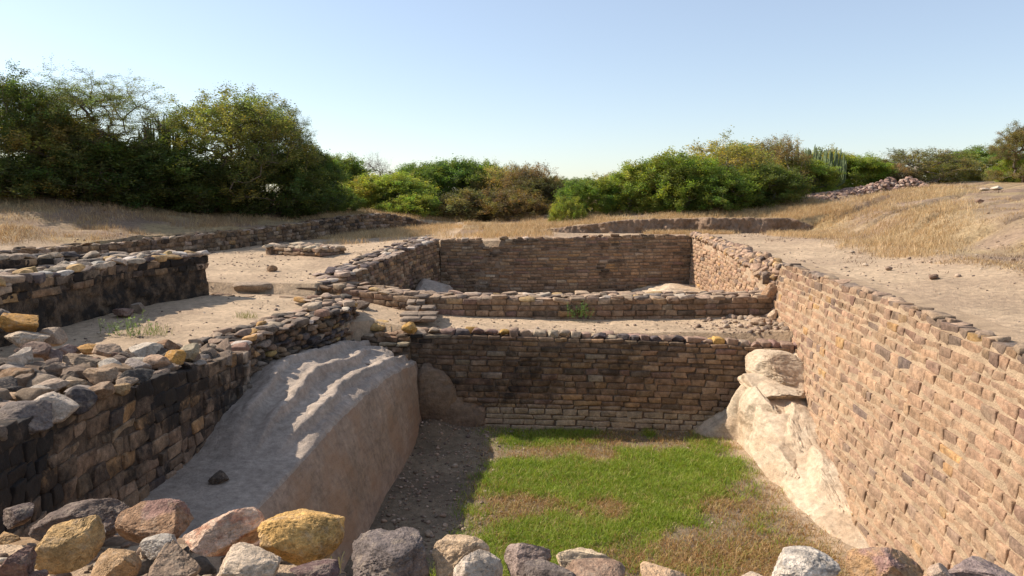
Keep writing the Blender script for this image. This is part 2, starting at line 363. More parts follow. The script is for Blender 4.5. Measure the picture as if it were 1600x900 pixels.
def ground_h(x, y, detail=True):
    x = np.asarray(x, float); y = np.asarray(y, float)
    far = sm(60, 150, np.sqrt(x * x + y * y))
    z = NAT(x, y) * (1 - far) + .4 * far
    # erosion terraces on the right hill, and the cut bank behind the far wall
    hill = sm(8.6, 12.5, x - .12 * (y - 8)) * sm(60, 40, y)
    if detail:
        run = np.sin((y * .75 - x * .55) * 2.0 + 2.2 * n2(x, y, .25, 3, 5)) 
        rg = 1 - np.abs(np.sin((y * .79 - x * .62) * 1.15 + 1.5 * n2(x, y, .18, 3, 9)))
        z = z + hill * (.04 * run - .27 * sm(.62, .95, rg) + .07 + .16 * n2(x, y, .45, 5, 8)) * sm(2, 9, y)
        z = z + .05 * n2(x, y, .8, 4, 3) * sm(29, 31, y) + .10 * n2(x, y, .22, 3, 4) * sm(32, 40, y)
        z = z + (x < -7) * sm(0, 5, y - 21) * (.22 * n2(x, y, .5, 5, 6) + .10 * np.abs(n2(x, y, 1.3, 3, 7)))
    if detail: z = z + .014 * n2(x, y, 4.0, 4, 23) * sm(40, 30, y)
    yb = 31.3 + .35 * n2(x, y * 0, .6, 3, 11)
    bank = sm(-.3, 1.2, x - 1.4) * sm(14.5, 12.0, x)
    lowb = NAT(x, np.minimum(y, 30.3)) if detail is not None else z
    front = sm(.0, .35, y - yb + .0)
    zb = np.where(y < yb + .5, lowb, z)
    z = np.where(bank > 0, z * (1 - bank) + bank * (np.where(y < yb + .75, np.minimum(z, -1.33), z + .0 * sm(3, 0, y - yb))), z)
    m2 = inpoly(x, y, POLY_T2); z = np.where(m2, TER2(x, y), z)
    m1 = inpoly(x, y, POLY_T1); z = np.where(m1, TER1(x, y), z)
    if detail:
        z = np.where(m2 | m1, z + .035 * n2(x, y, 1.3, 4, 21) + .014 * n2(x, y, 4.5, 4, 22), z)
    p2 = inpoly(x, y, POLY_P2); z = np.where(p2, -3.55 + .05 * n2(x, y, .8, 3, 30) + .35 * sm(3, 7, x), z)
    p1 = inpoly(x, y, POLY_P1)
    fl = -5.22 + .06 * n2(x, y, .7, 4, 33) + .05 * sm(4, 5, x)
    fl = fl + .12 * np.exp(-((x + .6) ** 2 + (y - 16.2) ** 2) / .6) + .3 * np.exp(-((x + 1.9) ** 2 + (y - 16.2) ** 2) / .3)
    z = np.where(p1, fl, z)
    # the ledge under the camera, behind the foreground stones
    led = (x > -6) & (x < 6.0) & (y < 4.2) & ~p1 & ~m1
    z = np.where(led & (y > 1.6), -2.0 + .02 * n2(x, y, 2, 3, 41), z)
    z = np.where((x < -4.9) & (x > -9.6) & (y > 1.6) & (y < 4.2), -2.0, z)
    return z
def gz(x, y): return float(ground_h(np.array([x]), np.array([y]))[0])

def axis(pts):
    out = [np.array([pts[0][0]])]
    for (a, _), (b, st) in zip(pts[:-1], pts[1:]):
        n = max(1, int(round((b - a) / st))); out.append(np.linspace(a, b, n + 1)[1:])
    return np.concatenate(out)
gx = axis([(-2500, 0), (-400, 350), (-90, 40), (-30, 2.5), (-16, .35), (-9.6, .12), (8, .085), (17, .13), (30, .4), (90, 5), (400, 60), (2500, 400)])
gy = axis([(-600, 0), (-60, 90), (0, 5), (3, .3), (21, .085), (34, .11), (50, .3), (90, 2.5), (400, 50), (3500, 500)])
GX, GY = np.meshgrid(gx, gy, indexing='ij')
GZ = ground_h(GX, GY)
sand = np.array([.54, .395, .255]); soil = np.array([.30, .205, .135]); straw = np.array([.40, .29, .15]); litter = np.array([.27, .205, .13]); dark = np.array([.19, .14, .09])
def gcol(x, y):
    p1 = inpoly(x, y, POLY_P1)[..., None]; p2 = inpoly(x, y, POLY_P2)[..., None]
    t = (inpoly(x, y, POLY_T1) | inpoly(x, y, POLY_T2))[..., None]
    k = sm(-.15, .45, n2(x, y, .5, 4, 50))[..., None]
    c = sand * (1 - .45 * k) + soil * .45 * k
    hill = (sm(8.7, 10.2, x - .12 * (y - 8) + .7 * n2(x, y, .5, 3, 51)) * sm(0, 6, y))[..., None]
    k2 = sm(-.25, .3, n2(x, y, .6, 4, 52))[..., None]
    c = c * (1 - hill * .8) + (straw * .92 * k2 + soil * (1 - k2)) * hill * .8
    nb = np.maximum(sm(31.0, 31.4, y) * (x > -2.5), ((x < -7) & ~inpoly(x, y, POLY_T2)) * sm(21, 23.5, y + .3 * (x + 14)))[..., None]
    c = c * (1 - nb) + (straw * k2 + soil * (1 - k2)) * nb
    fw = sm(46, 60, y)[..., None]; c = c * (1 - fw) + np.array([.12, .11, .06]) * fw
    lf = sm(-.3, .3, n2(x, y, .9, 4, 55))[..., None]
    edge = sm(4.2, 4.9, x + .3 * n2(x, y, .8, 3, 56))[..., None]
    fl = (litter * lf + np.array([.19, .14, .09]) * (1 - lf)) * (1 - edge) + sand * .95 * edge
    c = np.where(p1, fl, c)
    al = np.where(p1[..., 0], .75, np.where(hill[..., 0] > .4, .55, .3 + .3 * sm(0, .4, n2(x, y, .7, 3, 57))))
    return np.concatenate([np.clip(c, 0, 1), al[..., None]], -1)
mb = MB(); mb.add(np.stack([GX, GY, GZ], -1), grid_faces(len(gx), len(gy)), gcol(GX, GY).reshape(-1, 4))
tag(mb.build('ground', M_ground), kind='structure')

# ------------------------------------------------------------------ walls
def resample(path, st=.2):
    P = np.array(path, float); d = np.linalg.norm(np.diff(P[:, :2], axis=0), axis=1); S = np.concatenate([[0], np.cumsum(d)])
    return P, S
class Path:
    def __init__(s, path, side):
        s.P, s.S = resample(path); s.L = s.S[-1]; s.side = side
    def at(s, q):
        q = np.asarray(q, float); return np.stack([np.interp(q, s.S, s.P[:, k]) for k in range(3)], -1)
    def frame(s, q, e=.12):
        a = s.at(np.clip(q - e, 0, s.L)); b = s.at(np.clip(q + e, 0, s.L)); t = b - a; t[:, 2] = 0
        t /= np.linalg.norm(t, axis=1, keepdims=True) + 1e-9
        n = np.stack([t[:, 1], -t[:, 0], 0 * t[:, 0]], -1) * s.side
        return t, n
def wall(label, path, side, zb, ch=.15, ln=(.22, .42), bat=0., thick=.6, pal=P_CROSS, stain=None, n=4, rad=.018, skew=.12, amp=.012,
         depth=.24, jut=.012, cope=None, mortar=(.30, .21, .14), mstain=0, seed=1, cat='stone wall', name='stone_wall', group=None, gap=.014, tint=None, toph=0, mat=None, chj=.12, kmax=99, crough=.012, rec=None):
    r = np.random.default_rng(seed); p = Path(path, side)
    zbf = zb if callable(zb) else (lambda q: np.full(np.shape(q), float(zb)))
    base = p.at(p.L / 2); root = empty(name, (base[0], base[1], float(zbf(np.array([p.L / 2]))[0])))
    tag(root, label, cat, group)
    Cs, Ds, Q, K = [], [], [], []
    zo = toph; k = 0
    zmin = float(np.min(zbf(np.linspace(0, p.L, 60)))); hmax = float(np.max(p.P[:, 2])) - zmin
    while zo < min(hmax, kmax):
        h = ch * (1 + r.uniform(-chj, chj)) * (1 + .25 * (k > 0) * 0)
        q = -r.uniform(0, ln[1])
        while q < p.L:
            l = r.uniform(*ln) * (1.0 if r.random() > .12 else 1.35)
            a, b = max(q, 0), min(q + l, p.L)
            if b - a > .06: Q.append((a + b) / 2); Ds.append((b - a - gap, depth * r.uniform(.85, 1.1), h - gap)); K.append(zo + h / 2)
            q += l
        zo += h; k += 1
    Q = np.array(Q); Ds = np.array(Ds); K = np.array(K)
    c = p.at(Q); zc = c[:, 2] - K; keep = zc > zbf(Q) - ch
    Q, Ds, K, c, zc = Q[keep], Ds[keep], K[keep], c[keep], zc[keep]
    t, nn = p.frame(Q)
    c[:, 2] = zc + r.normal(0, .004, len(Q))
    c = c + nn * (bat * K + r.uniform(-jut, jut, len(Q)) * 1.0 - Ds[:, 1] / 2)[:, None]
    col = pick(pal, len(Q), r)
    if tint is not None: col = np.clip(tint(col, c, K, Q, r), .008, .95)
    al = np.zeros(len(Q)) if stain is None else stain(c, K, Q, r)
    m = MB(); rt = r.normal(0, .02 if n else 0, len(Q)); t2 = t * np.cos(rt)[:, None] + nn * np.sin(rt)[:, None]; n2_ = nn * np.cos(rt)[:, None] - t * np.sin(rt)[:, None]
    tz = r.normal(0, .02, len(Q)); t2[:, 2] += tz; t2 /= np.linalg.norm(t2, axis=1, keepdims=True)
    blocks(m, c, t2, n2_, Ds, np.hstack([col, al[:, None]]), n, rad, skew, amp, seed, fr=.9 / ch)
    m.build('masonry', mat or M_stone, root)
    # core / mortar bed
    qs = np.linspace(0, p.L, max(2, int(p.L / (.15 if crough < .02 else .05)))); tp = p.at(qs); T, N = p.frame(qs); zbb = zbf(qs) - .2
    rec = max(.026, jut + .016) if rec is None else rec
    rows = 14 if crough < .02 else 34; sec = []
    for i in range(rows + 1):
        f = i / rows; z = zbb * (1 - f) + (tp[:, 2] - .03) * f
        X = tp + N * (bat * (tp[:, 2] - z) - rec + 0 * f)[:, None]; X[:, 2] = z; sec.append(X)
    for f in (.33, .66, 1.0):
        X = tp - N * (rec + f * (thick - rec)); X[:, 2] = tp[:, 2] - .035; sec.append(X)
    X = tp - N * thick; X[:, 2] = zbb; sec.append(X)
    G = np.stack(sec, 1); nz = fbm(G * 3.1, 3, 77)[..., None]; G = G + nz * np.array([crough, crough, .015])
    if crough > .02:
        nz2 = fbm(G * np.array([7, 7, 7]), 4, 78)[..., None]; nz3 = sm(.25, .5, vnoise(G * 4.2, 79))[..., None]
        G = G + (nz2 * crough * .7 + nz3 * .05) * np.concatenate([N, N[:, :2] * 0 + 0], 1)[:, None, :3] * 1.0
    m = MB(); F = grid_faces(G.shape[0], G.shape[1]); cc = np.tile(np.array([*mortar, mstain]), (G.size // 3, 1))
    m.add(G, F, cc)
    for e in (0, -1):   # end caps
        g = G[e]; ce = g.mean(0); V = np.vstack([g, ce]); nn_ = len(g); m.add(V, np.array([[i, (i + 1) % nn_, nn_] for i in range(nn_)]), cc[:nn_ + 1])
    m.build('core', M_mort, root, smooth=False)
    if cope: add_cope(root, p, seed + 50, **cope)
    return root
def add_cope(root, p, seed, rows=1, size=(.2, .36), hgt=(.09, .15), wid=.28, inset=0., pal=P_RUB, stain=.0, sink=.3, cover=1., name='coping', n=4, rocky=.5, drop=0., jz=.02):
    r = np.random.default_rng(seed); m = MB(); C, D, E, cols = [], [], [], []
    for row in range(rows):
        q = r.uniform(0, .15)
        while q < p.L:
            l = r.uniform(*size); 
            if r.random() < cover:
                w = wid * r.uniform(.75, 1.15); h = r.uniform(*hgt)
                c = p.at(np.array([q + l / 2]))[0]; t, nn = p.frame(np.array([min(q + l / 2, p.L)])); 
                c = c - nn[0] * (inset + (row + .5) * wid + r.normal(0, .02)); c[2] += h / 2 - sink * h + r.normal(0, jz) - drop * row
                C.append(c); D.append((l * .98, w, h)); E.append((r.normal(0, .09), r.normal(0, .09), math.atan2(t[0][1], t[0][0]) + r.normal(0, .14)))
            q += l + r.uniform(0, .02)
    cols = np.hstack([pick(pal, len(C), r), np.full((len(C), 1), stain)])
    isr = r.random(len(C)) < rocky
    for i in range(len(C)):
        if isr[i]:
            V, F = rock_proto(n + 4, int(r.integers(10)), 12, .06, .55, .95)
            X = (V * (np.array(D[i]) / 2 * 1.06)) @ rotm(E[i]).T + C[i]; m.add(X, F, cols[i])
    jj = np.where(~isr)[0]
    if len(jj):
        T = np.array([rotm(E[i])[:, 0] for i in jj]); N = np.array([rotm(E[i])[:, 1] for i in jj])
        blocks(m, np.array(C)[jj], T, N, np.array(D)[jj], cols[jj], n, .035, .22, .014, seed, 6)
    return m.build(name, M_rub, root)

# right reservoir wall
RT = [(5.5, 3.3, -1.93), (5.75, 6.3, -1.86)] + [g3(1600, 551, 8.6), g3(1525, 521, 9.7), g3(1450, 492, 11.0), g3(1390, 469, 12.4), g3(1332, 450, 14.1), g3(1270, 428, 16.9), g3(1222, 411, 19.2)]
def right_tint(c, ce, K, Q, r):
    top = sm(.4, .05, K)[:, None] * (r.random((len(K), 1)) < .4); c = c * (1 - .25 * sm(.8, .1, K)[:, None]); c = c * (1 - .62 * top) + np.array([.13, .10, .08]) * .62 * top
    low = sm(1.2, 2.6, K)[:, None]; return c * (1 - .35 * low) + np.array([.42, .28, .18]) * .35 * low
wall('tall sunlit sandstone block wall on the right side of the grassy reservoir pit', RT, -1, lambda q: np.full(np.shape(q), -5.4), ch=.165, ln=(.16, .46), bat=.26, thick=.75,
     pal=P_RIGHT, n=5, rad=.013, skew=.10, amp=.007, jut=.008, chj=.24, crough=.012, rec=.013, tint=right_tint, mortar=(.40, .285, .18), seed=3, gap=.010,
     cope=dict(rows=1, size=(.22, .5), hgt=(.06, .1), wid=.26, pal=[(1.5, (.22, .165, .125)), (4, (.34, .235, .155)), (.7, (.14, .11, .09))], sink=.66, rocky=.25, cover=.9))
# cross wall between pit and bench
W1 = [g3(641, 522, 16.62), g3(720, 524, 16.56), g3(800, 526, 16.5), g3(950, 530, 16.45), g3(1100, 537, 16.4), g3(1262, 548, 16.35)]
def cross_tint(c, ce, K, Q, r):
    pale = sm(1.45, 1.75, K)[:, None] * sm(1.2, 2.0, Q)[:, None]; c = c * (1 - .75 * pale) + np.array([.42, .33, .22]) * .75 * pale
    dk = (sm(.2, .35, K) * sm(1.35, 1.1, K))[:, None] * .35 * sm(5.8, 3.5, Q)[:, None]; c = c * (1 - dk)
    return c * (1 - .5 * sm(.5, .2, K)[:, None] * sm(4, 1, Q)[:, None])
def st_cross(c, K, Q, r): return .34 * sm(-.2, .5, n2(Q, K, .8, 3, 61)) * sm(2.0, 1.2, K) * sm(7.5, 4, Q) + .05
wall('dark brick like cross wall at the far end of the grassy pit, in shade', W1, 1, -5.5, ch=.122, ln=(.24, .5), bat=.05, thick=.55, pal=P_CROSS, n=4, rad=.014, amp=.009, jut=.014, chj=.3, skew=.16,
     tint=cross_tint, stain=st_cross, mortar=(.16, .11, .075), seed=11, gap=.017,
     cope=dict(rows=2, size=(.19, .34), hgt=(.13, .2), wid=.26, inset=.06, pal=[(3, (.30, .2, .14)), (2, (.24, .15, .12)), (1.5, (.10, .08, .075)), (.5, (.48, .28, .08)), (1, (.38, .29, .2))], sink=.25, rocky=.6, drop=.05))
# second, low cross wall
W2 = [g3(505, 447, 20.3), g3(560, 455, 19.8), g3(630, 463, 19.2), g3(700, 466, 19.0), g3(820, 468, 18.95), g3(940, 467, 18.95), g3(1080, 466, 18.95), g3(1216, 464, 18.9)]
wall('low stone wall with flat capping crossing between the sandy bench and the rear pool', W2, 1, -3.9, ch=.145, ln=(.26, .46), bat=.03, thick=1.15, pal=P_CROSS, n=4, rad=.022, amp=.013, jut=.02, mortar=(.2, .14, .09), seed=17,
     stain=lambda c, K, Q, r: .22 * r.random(len(K)), cope=dict(rows=4, size=(.26, .46), hgt=(.07, .13), wid=.28, pal=[(4, (.38, .27, .18)), (3, (.30, .21, .145)), (1, (.16, .12, .095)), (.6, (.42, .28, .13)), (.3, (.46, .37, .28))], sink=.55, rocky=.25))
# rear pool
W3 = [g3(688, 374, 28.05), g3(752, 375, 28.05), g3(757, 388, 28.05), g3(778, 388, 28.05), g3(783, 374, 28.05), g3(900, 371, 28.05), g3(1081, 368, 28.05)]
def st_far(c, K, Q, r): return .26 * sm(-.1, .4, n2(Q, K, .6, 3, 63)) + .03
wall('long shaded masonry wall at the back of the rear pool with a small notch', W3, 1, -4.0, ch=.125, ln=(.3, .55), bat=.03, thick=.5, pal=P_CROSS, n=3, rad=.02, amp=.008, jut=.012, mortar=(.23, .17, .12), stain=st_far, seed=23, gap=.022,
     cope=dict(rows=1, size=(.2, .4), hgt=(.08, .14), wid=.3, pal=P_CROSS + [(2, (.42, .32, .24))], sink=.5, rocky=.5, n=3))
W4 = [g3(1082, 369, 28.0), g3(1112, 380, 26.0), g3(1150, 403, 22.6), g3(1180, 426, 20.9), g3(1210, 450, 19.4)]
r4 = wall('pale battered masonry wall on the right side of the rear pool', W4, 1, -4.0, ch=.125, ln=(.26, .45), bat=.06, thick=1.0, pal=P_RIGHT, n=3, rad=.025, amp=.01, jut=.015, mortar=(.44, .32, .21), seed=29, gap=.02)
W5 = [g3(687, 374, 28.2), g3(640, 390, 25.3), g3(600, 408, 23.2), g3(560, 425, 21.6), g3(505, 447, 20.2)]
W5 = W5[::-1]
wall('shaded stone wall with broad flagged top on the left side of the rear pool', W5, 1, -4.0, ch=.14, ln=(.22, .4), bat=.05, thick=1.0, pal=P_CROSS, n=3, rad=.018, amp=.012, jut=.018, mortar=(.22, .16, .1), seed=31,
     stain=lambda c, K, Q, r: .1 + .2 * r.random(len(K)), cope=dict(rows=4, size=(.24, .5), hgt=(.07, .13), wid=.27, pal=[(3, (.40, .30, .22)), (2, (.30, .22, .17)), (1.5, (.14, .11, .1)), (1, (.5, .42, .34))], sink=.4, rocky=.5))

# long retaining wall far left
wall('long low retaining wall of rough blocks running below the dry grass bank on the left', LW, 1, lambda q: np.interp(q, [0, 8, 14, 20, 26], [-2.3, -2.15, -2.0, -1.9, -1.75]), ch=.17, ln=(.2, .42), bat=.05, thick=.6, pal=P_DARK + [(2, (.3, .22, .16))], n=3, rad=.03, amp=.03, jut=.03, skew=.25, mortar=(.17, .12, .085), seed=37,
     stain=lambda c, K, Q, r: .15 + .15 * r.random(len(K)), cope=dict(rows=2, size=(.2, .42), hgt=(.07, .12), wid=.28, pal=P_DARK + [(3, (.36, .27, .2))], sink=.5, rocky=.5, n=3))

# black-stained wall A with coping, plastered face
A_pts = [(-8.75, 7.5, -1.45), (-8.65, 10, -1.42), g3(0, 446, 12.5), g3(110, 428, 14.8), g3(200, 412, 16.8), g3(322, 400, 19.3)]
A_end = A_pts[-1]; A_path = A_pts + [(A_end[0] - .12, A_end[1] + .12, A_end[2]), (A_end[0] - 1.6, A_end[1] + .25, A_end[2])]
def st_A(c, K, Q, r): return np.clip(.35 + .3 * r.normal(size=len(K)), .02, .8)
wall('black stained thick wall at left with pale coping stones, ending in a square corner', A_path, 1, -2.75, ch=.17, ln=(.25, .5), bat=.03, thick=.9, pal=P_DARK + [(2, (.33, .25, .18))], n=4, rad=.018, amp=.02, jut=.03, skew=.18, depth=.24, mortar=(.21, .14, .085), mstain=.5, kmax=.3, crough=.06, rec=.03, seed=41, stain=st_A,
     cope=dict(rows=4, size=(.26, .52), hgt=(.11, .2), wid=.27, inset=-.04, pal=[(3, (.42, .33, .24)), (2, (.30, .22, .16)), (1.5, (.16, .12, .1)), (1.2, (.44, .29, .13)), (1.2, (.10, .08, .08)), (1, (.5, .44, .37))], sink=.25, rocky=.75))
B_pts = [(-11.2, 7.5, -1.28), g3(0, 406, 16.4), g3(110, 402, 18.4), g3(200, 402, 19.6)]
wall('narrow dark wall with capping stones behind the black stained wall at far left', B_pts, 1, -2.75, ch=.17, ln=(.28, .5), bat=.03, thick=.7, pal=P_DARK + [(2, (.36, .28, .22))], n=4, rad=.025, amp=.02, jut=.03, depth=.24, mortar=(.2, .135, .09), mstain=.5, kmax=.3, crough=.05, rec=.03, seed=43, stain=st_A,
     cope=dict(rows=2, size=(.28, .55), hgt=(.1, .17), wid=.3, pal=[(3, (.36, .28, .2)), (2, (.2, .15, .12)), (2, (.1, .085, .08)), (1, (.44, .29, .13))], sink=.25, rocky=.75))

# near-left wall C (dark, big blocks) and rubble revetment D
C_pts = [(-4.25, 3.6, -2.05), g3(-40, 682, 5.7), g3(60, 650, 6.75), g3(200, 606, 8.5), g3(300, 575, 10.2), g3(388, 548, 12.1)]
C_path = C_pts + [(C_pts[-1][0] - .1, C_pts[-1][1] + .1, C_pts[-1][2]), (C_pts[-1][0] - .8, C_pts[-1][1] + .15, C_pts[-1][2])]
def st_C(c, K, Q, r): return np.clip(.37 + .65 * n2(Q, K, .8, 3, 73) + r.normal(0, .03, len(K)), .05, .8) * sm(1.5, .7, K) + .06
def c_tint(c, ce, K, Q, r):
    h = (r.random(len(K)) < .10)[:, None]; c = np.where(h, np.array([.38, .22, .10]), c)
    e = (sm(7.2, 8.2, Q) * (r.random(len(K)) < .5) * (K < .8))[:, None]; return c * (1 - e) + np.array([.36, .27, .19]) * e
wall('massive dark stained block wall at near left, carrying loose rubble on top', C_path, 1, -3.8, ch=.172, ln=(.17, .44), bat=.03, thick=.6, pal=[(4, (.22, .145, .09)), (3, (.17, .115, .075)), (2, (.27, .185, .12)), (1, (.10, .075, .06))], n=6, rad=.018, amp=.016, jut=.014, skew=.2, chj=.3, mortar=(.13, .09, .06), mstain=.40, rec=.018,
     seed=47, stain=st_C, tint=c_tint, gap=.009)
D_pts = [g3(372, 550, 12.15), g3(400, 530, 13.0), g3(430, 519, 13.8), g3(480, 504, 14.9), g3(522, 492, 15.9), g3(549, 480, 16.9), g3(556, 474, 17.6), g3(545, 468, 18.3), g3(515, 466, 18.9)]
def zD(q): return np.full(np.shape(q), -3.7)
wall('curved dry stone revetment of dark rounded rubble ending in a rounded nose', D_pts, 1, zD, ch=.115, ln=(.13, .3), bat=.06, thick=1.0, pal=P_DARK + [(2.2, (.33, .25, .18)), (1, (.40, .25, .09)), (2, (.10, .08, .075))], n=5, rad=.06, amp=.03, jut=.06, skew=.35, depth=.26,
     mortar=(.10, .075, .055), mstain=.35, seed=53, stain=lambda c, K, Q, r: .3 * r.random(len(K)) , chj=.3, mat=M_rub,
     cope=dict(rows=4, size=(.18, .42), hgt=(.07, .15), wid=.25, inset=-.05, pal=P_RUB, sink=.3, rocky=.6, drop=.0, jz=.035))
# short stepped extension where the rock shelf meets the cross wall
W1b = [g3(556, 527, 17.1), g3(600, 526, 16.8), g3(641, 524, 16.6)]
W1c = W1b + [(W1b[-1][0] + .05, W1b[-1][1] + .1, W1b[-1][2])]
wall('short stub of stepped rubble masonry between the rock shelf and the cross wall', W1b, 1, -3.95, ch=.13, ln=(.18, .36), bat=.35, thick=.7, pal=P_CROSS + [(3, (.36, .28, .19))], n=4, rad=.022, amp=.02, jut=.05, skew=.25, depth=.5, mortar=(.15, .11, .075), seed=59, chj=.25,
     cope=dict(rows=2, size=(.2, .4), hgt=(.07, .13), wid=.26, sink=.4, rocky=.6, pal=P_CROSS + [(3, (.36, .28, .19))]))
# kerb between terraces
K1 = [g3(318, 447, 20.3), g3(400, 447, 20.1), g3(500, 449, 20.0)]
wall('knee high kerb of flat dark stones between the two sandy terraces', K1, 1, -2.7, ch=.11, ln=(.3, .6), thick=.5, pal=P_DARK + [(3, (.3, .23, .17))], n=3, rad=.018, amp=.015, jut=.03, seed=61, mortar=(.2, .15, .1),
     cope=dict(rows=2, size=(.3, .6), hgt=(.06, .1), wid=.3, pal=P_CROSS + [(3, (.36, .27, .2))], sink=.4, rocky=.3))
K2 = [g3(318, 463, 19.2), g3(400, 470, 18.9), g3(480, 474, 18.7), g3(540, 473, 18.6)]
wall('line of flat paving stones set flush across the left terrace', K2, 1, -2.75, ch=.10, ln=(.25, .5), thick=.5, pal=P_CROSS, n=3, rad=.018, amp=.015, jut=.03, seed=67, mortar=(.25, .18, .12), cat='paving', name='paving_stones',
     cope=dict(rows=2, size=(.25, .55), hgt=(.05, .09), wid=.3, pal=P_CROSS + [(3, (.36, .28, .21))], sink=.4, rocky=.3))
# isolated rubble platform
p0, p1_, p2_, p3_ = g3(415, 379, 26.6), g3(500, 381, 25.3), g3(540, 379, 26.2), g3(470, 376, 27.6)
pl = [p0, p1_, p2_, p3_, p0]
ztop = -1.62
pl = [(a[0], a[1], ztop) for a in pl]
rp = wall('isolated low square block of stacked rubble on the sandy terrace', pl, 1, -2.2, ch=.14, ln=(.24, .5), bat=.04, thick=.4, pal=P_CROSS + [(3, (.38, .28, .19))], n=4, rad=.03, amp=.025, jut=.03, skew=.25, seed=71, mortar=(.16, .11, .075), cat='rubble block', name='stone_platform',
     cope=dict(rows=1, size=(.3, .6), hgt=(.1, .16), wid=.36, pal=[(3, (.44, .35, .25)), (2, (.3, .22, .16)), (1, (.17, .13, .1))], sink=.4, rocky=.6))
m = MB(); ce = np.array(pl[:4]).mean(0); C_, D_, E_ = [], [], []
rr = np.random.default_rng(5)
for i in range(26):
    a, b = rr.random(2); q = np.array(pl[0]) * (1 - a) * (1 - b) + np.array(pl[1]) * a * (1 - b) + np.array(pl[2]) * a * b + np.array(pl[3]) * (1 - a) * b
    q = ce + (q - ce) * .75; C_.append((q[0], q[1], ztop + .03)); D_.append((rr.uniform(.25, .5), rr.uniform(.2, .35), .14)); E_.append((0, 0, rr.uniform(0, 3)))
put_rocks(m, C_, D_, E_, np.hstack([pick(P_RUB, 26, rr), np.zeros((26, 1))]), 5); m.build('fill_stones', M_rub, rp)

# rubble slope on top of W4 (between smooth facing and path)
m = MB(); p4 = Path(W4, 1); rr = np.random.default_rng(6); C_, D_, E_ = [], [], []
gr = [g3(1084, 366, 28.3), g3(1120, 374, 26.2), g3(1160, 387, 23.6), g3(1200, 400, 20.9), g3(1222, 410, 19.4)]
pg = Path(gr, -1)
for i in range(420):
    f = rr.random(); v = rr.random(); a = p4.at(f * p4.L); b = pg.at(f * pg.L)
    q = a * (1 - v) + b * v; q[2] += .02; s = rr.uniform(.16, .36)
    C_.append(q); D_.append((s, s * rr.uniform(.6, 1), s * rr.uniform(.4, .7))); E_.append((rr.normal(0, .3), rr.normal(0, .3), rr.uniform(0, 3)))
put_rocks(m, C_, D_, E_, np.hstack([pick([(4, (.40, .27, .18)), (3, (.33, .22, .15)), (1, (.16, .12, .1)), (1, (.46, .3, .15))], 420, rr), np.zeros((420, 1))]), 4)
m.build('rubble_capping', M_rub, r4)
qa = np.linspace(0, 1, 40); A_ = p4.at(qa * p4.L); B_ = pg.at(qa * pg.L); A2 = A_.copy(); A2[:, 2] -= 1.2; B2 = B_ + np.array([.35, .1, -.05]); A_[:, 2] -= .05; B_[:, 2] -= .05
m = MB(); G = np.stack([A2, A_, A_ * .5 + B_ * .5, B_, B2], 1); m.add(G, grid_faces(40, 5), (.40, .29, .19, 0)); m.build('rubble_bed', M_mort, r4)

# ------------------------------------------------------------------ bedrock
def chunks(P, lo, hi, n, seed, scale=(1, 1, 1.6), amp=.1, tilt=.25, crack=.05, cw=.05):
    r = np.random.default_rng(seed); S = r.uniform(lo, hi, (n, 3)); A = r.uniform(-1, 1, n) * amp; T = r.normal(0, tilt, (n, 3)); sc = np.array(scale)
    sh = P.shape[:-1]; Q = P.reshape(-1, 3); Qw = Q + .16 * np.stack([fbm(Q * 1.6, 3, seed + 1), fbm(Q * 1.6, 3, seed + 2), fbm(Q * 1.6, 3, seed + 3)], -1)
    out = np.zeros(len(Q))
    for a in range(0, len(Q), 20000):
        q = Qw[a:a + 20000]; D = np.linalg.norm((q[:, None] - S[None]) * sc, axis=2); o = np.argsort(D, axis=1)[:, :2]; k = np.arange(len(q)); i, j = o[:, 0], o[:, 1]
        g = D[k, j] - D[k, i]; v1 = A[i] + ((q - S[i]) * T[i]).sum(1); v2 = A[j] + ((q - S[j]) * T[j]).sum(1); w = sm(0, cw * 1.6, g) * .5 + .5
        out[a:a + 20000] = v1 * w + v2 * (1 - w) - crack * sm(cw, 0, g)
    return out.reshape(sh)
# left: shelf and cut face
ys = axis([(3.4, 0), (16.75, .045)]); 
ex = np.interp(ys, [3.4, 8.0, 10.3, 12, 13.5, 15, 16.75], [-3.25, -3.12, -2.98, -2.83, -2.66, -2.42, -2.18])
ez = np.interp(ys, [3.4, 8.0, 10.3, 11.2, 12, 13.5, 15, 16.75], [-3.68, -3.66, -3.62, -3.5, -3.47, -3.45, -3.5, -3.62])
fx = np.interp(ys, [3.4, 8, 11, 14, 16.75], [-2.55, -2.42, -2.28, -2.15, -2.04])
wx = np.interp(ys, [3.4, 12, 12.6, 14, 15.5, 16.75], [-4.7, -4.75, -4.95, -4.9, -4.6, -4.2])
nt_, nf_ = 60, 44
G = np.zeros((len(ys), nt_ + nf_, 3)); G[..., 1] = ys[:, None]
Y = ys[:, None]
tv = np.linspace(0, 1, nt_)[None, :]; X = wx[:, None] * (1 - tv) + ex[:, None] * tv
back = np.interp(ys, [3.4, 10, 12, 13.5, 15, 16.75], [-3.66, -3.58, -3.18, -3.06, -3.12, -3.3])[:, None]
Z = back * (1 - tv) + ez[:, None] * tv
lit = sm(10.0, 11.3, Y)
u = (Y * .82 - X * 1.0)
ridge = np.abs(np.sin(u * 1.15 + 1.1 * n2(X, Y + 0 * X, .5, 3, 80)))
Z = Z + lit * (.13 * np.sin(np.pi * np.clip(tv, 0, 1)) ** 1.3) * sm(16.6, 15.5, Y) + lit * .012 * fbm(np.stack([X * 9, Y * 9 + 0 * X, 0 * X], -1), 4, 191, .65)
Z = Z + (1 - lit) * .012 * fbm(np.stack([X * 4, Y * 4 + 0 * X, 0 * X], -1), 4, 190, .6)
tw = tv + .16 * n2(X * 1.6, Y + 0 * X, .45, 3, 87)
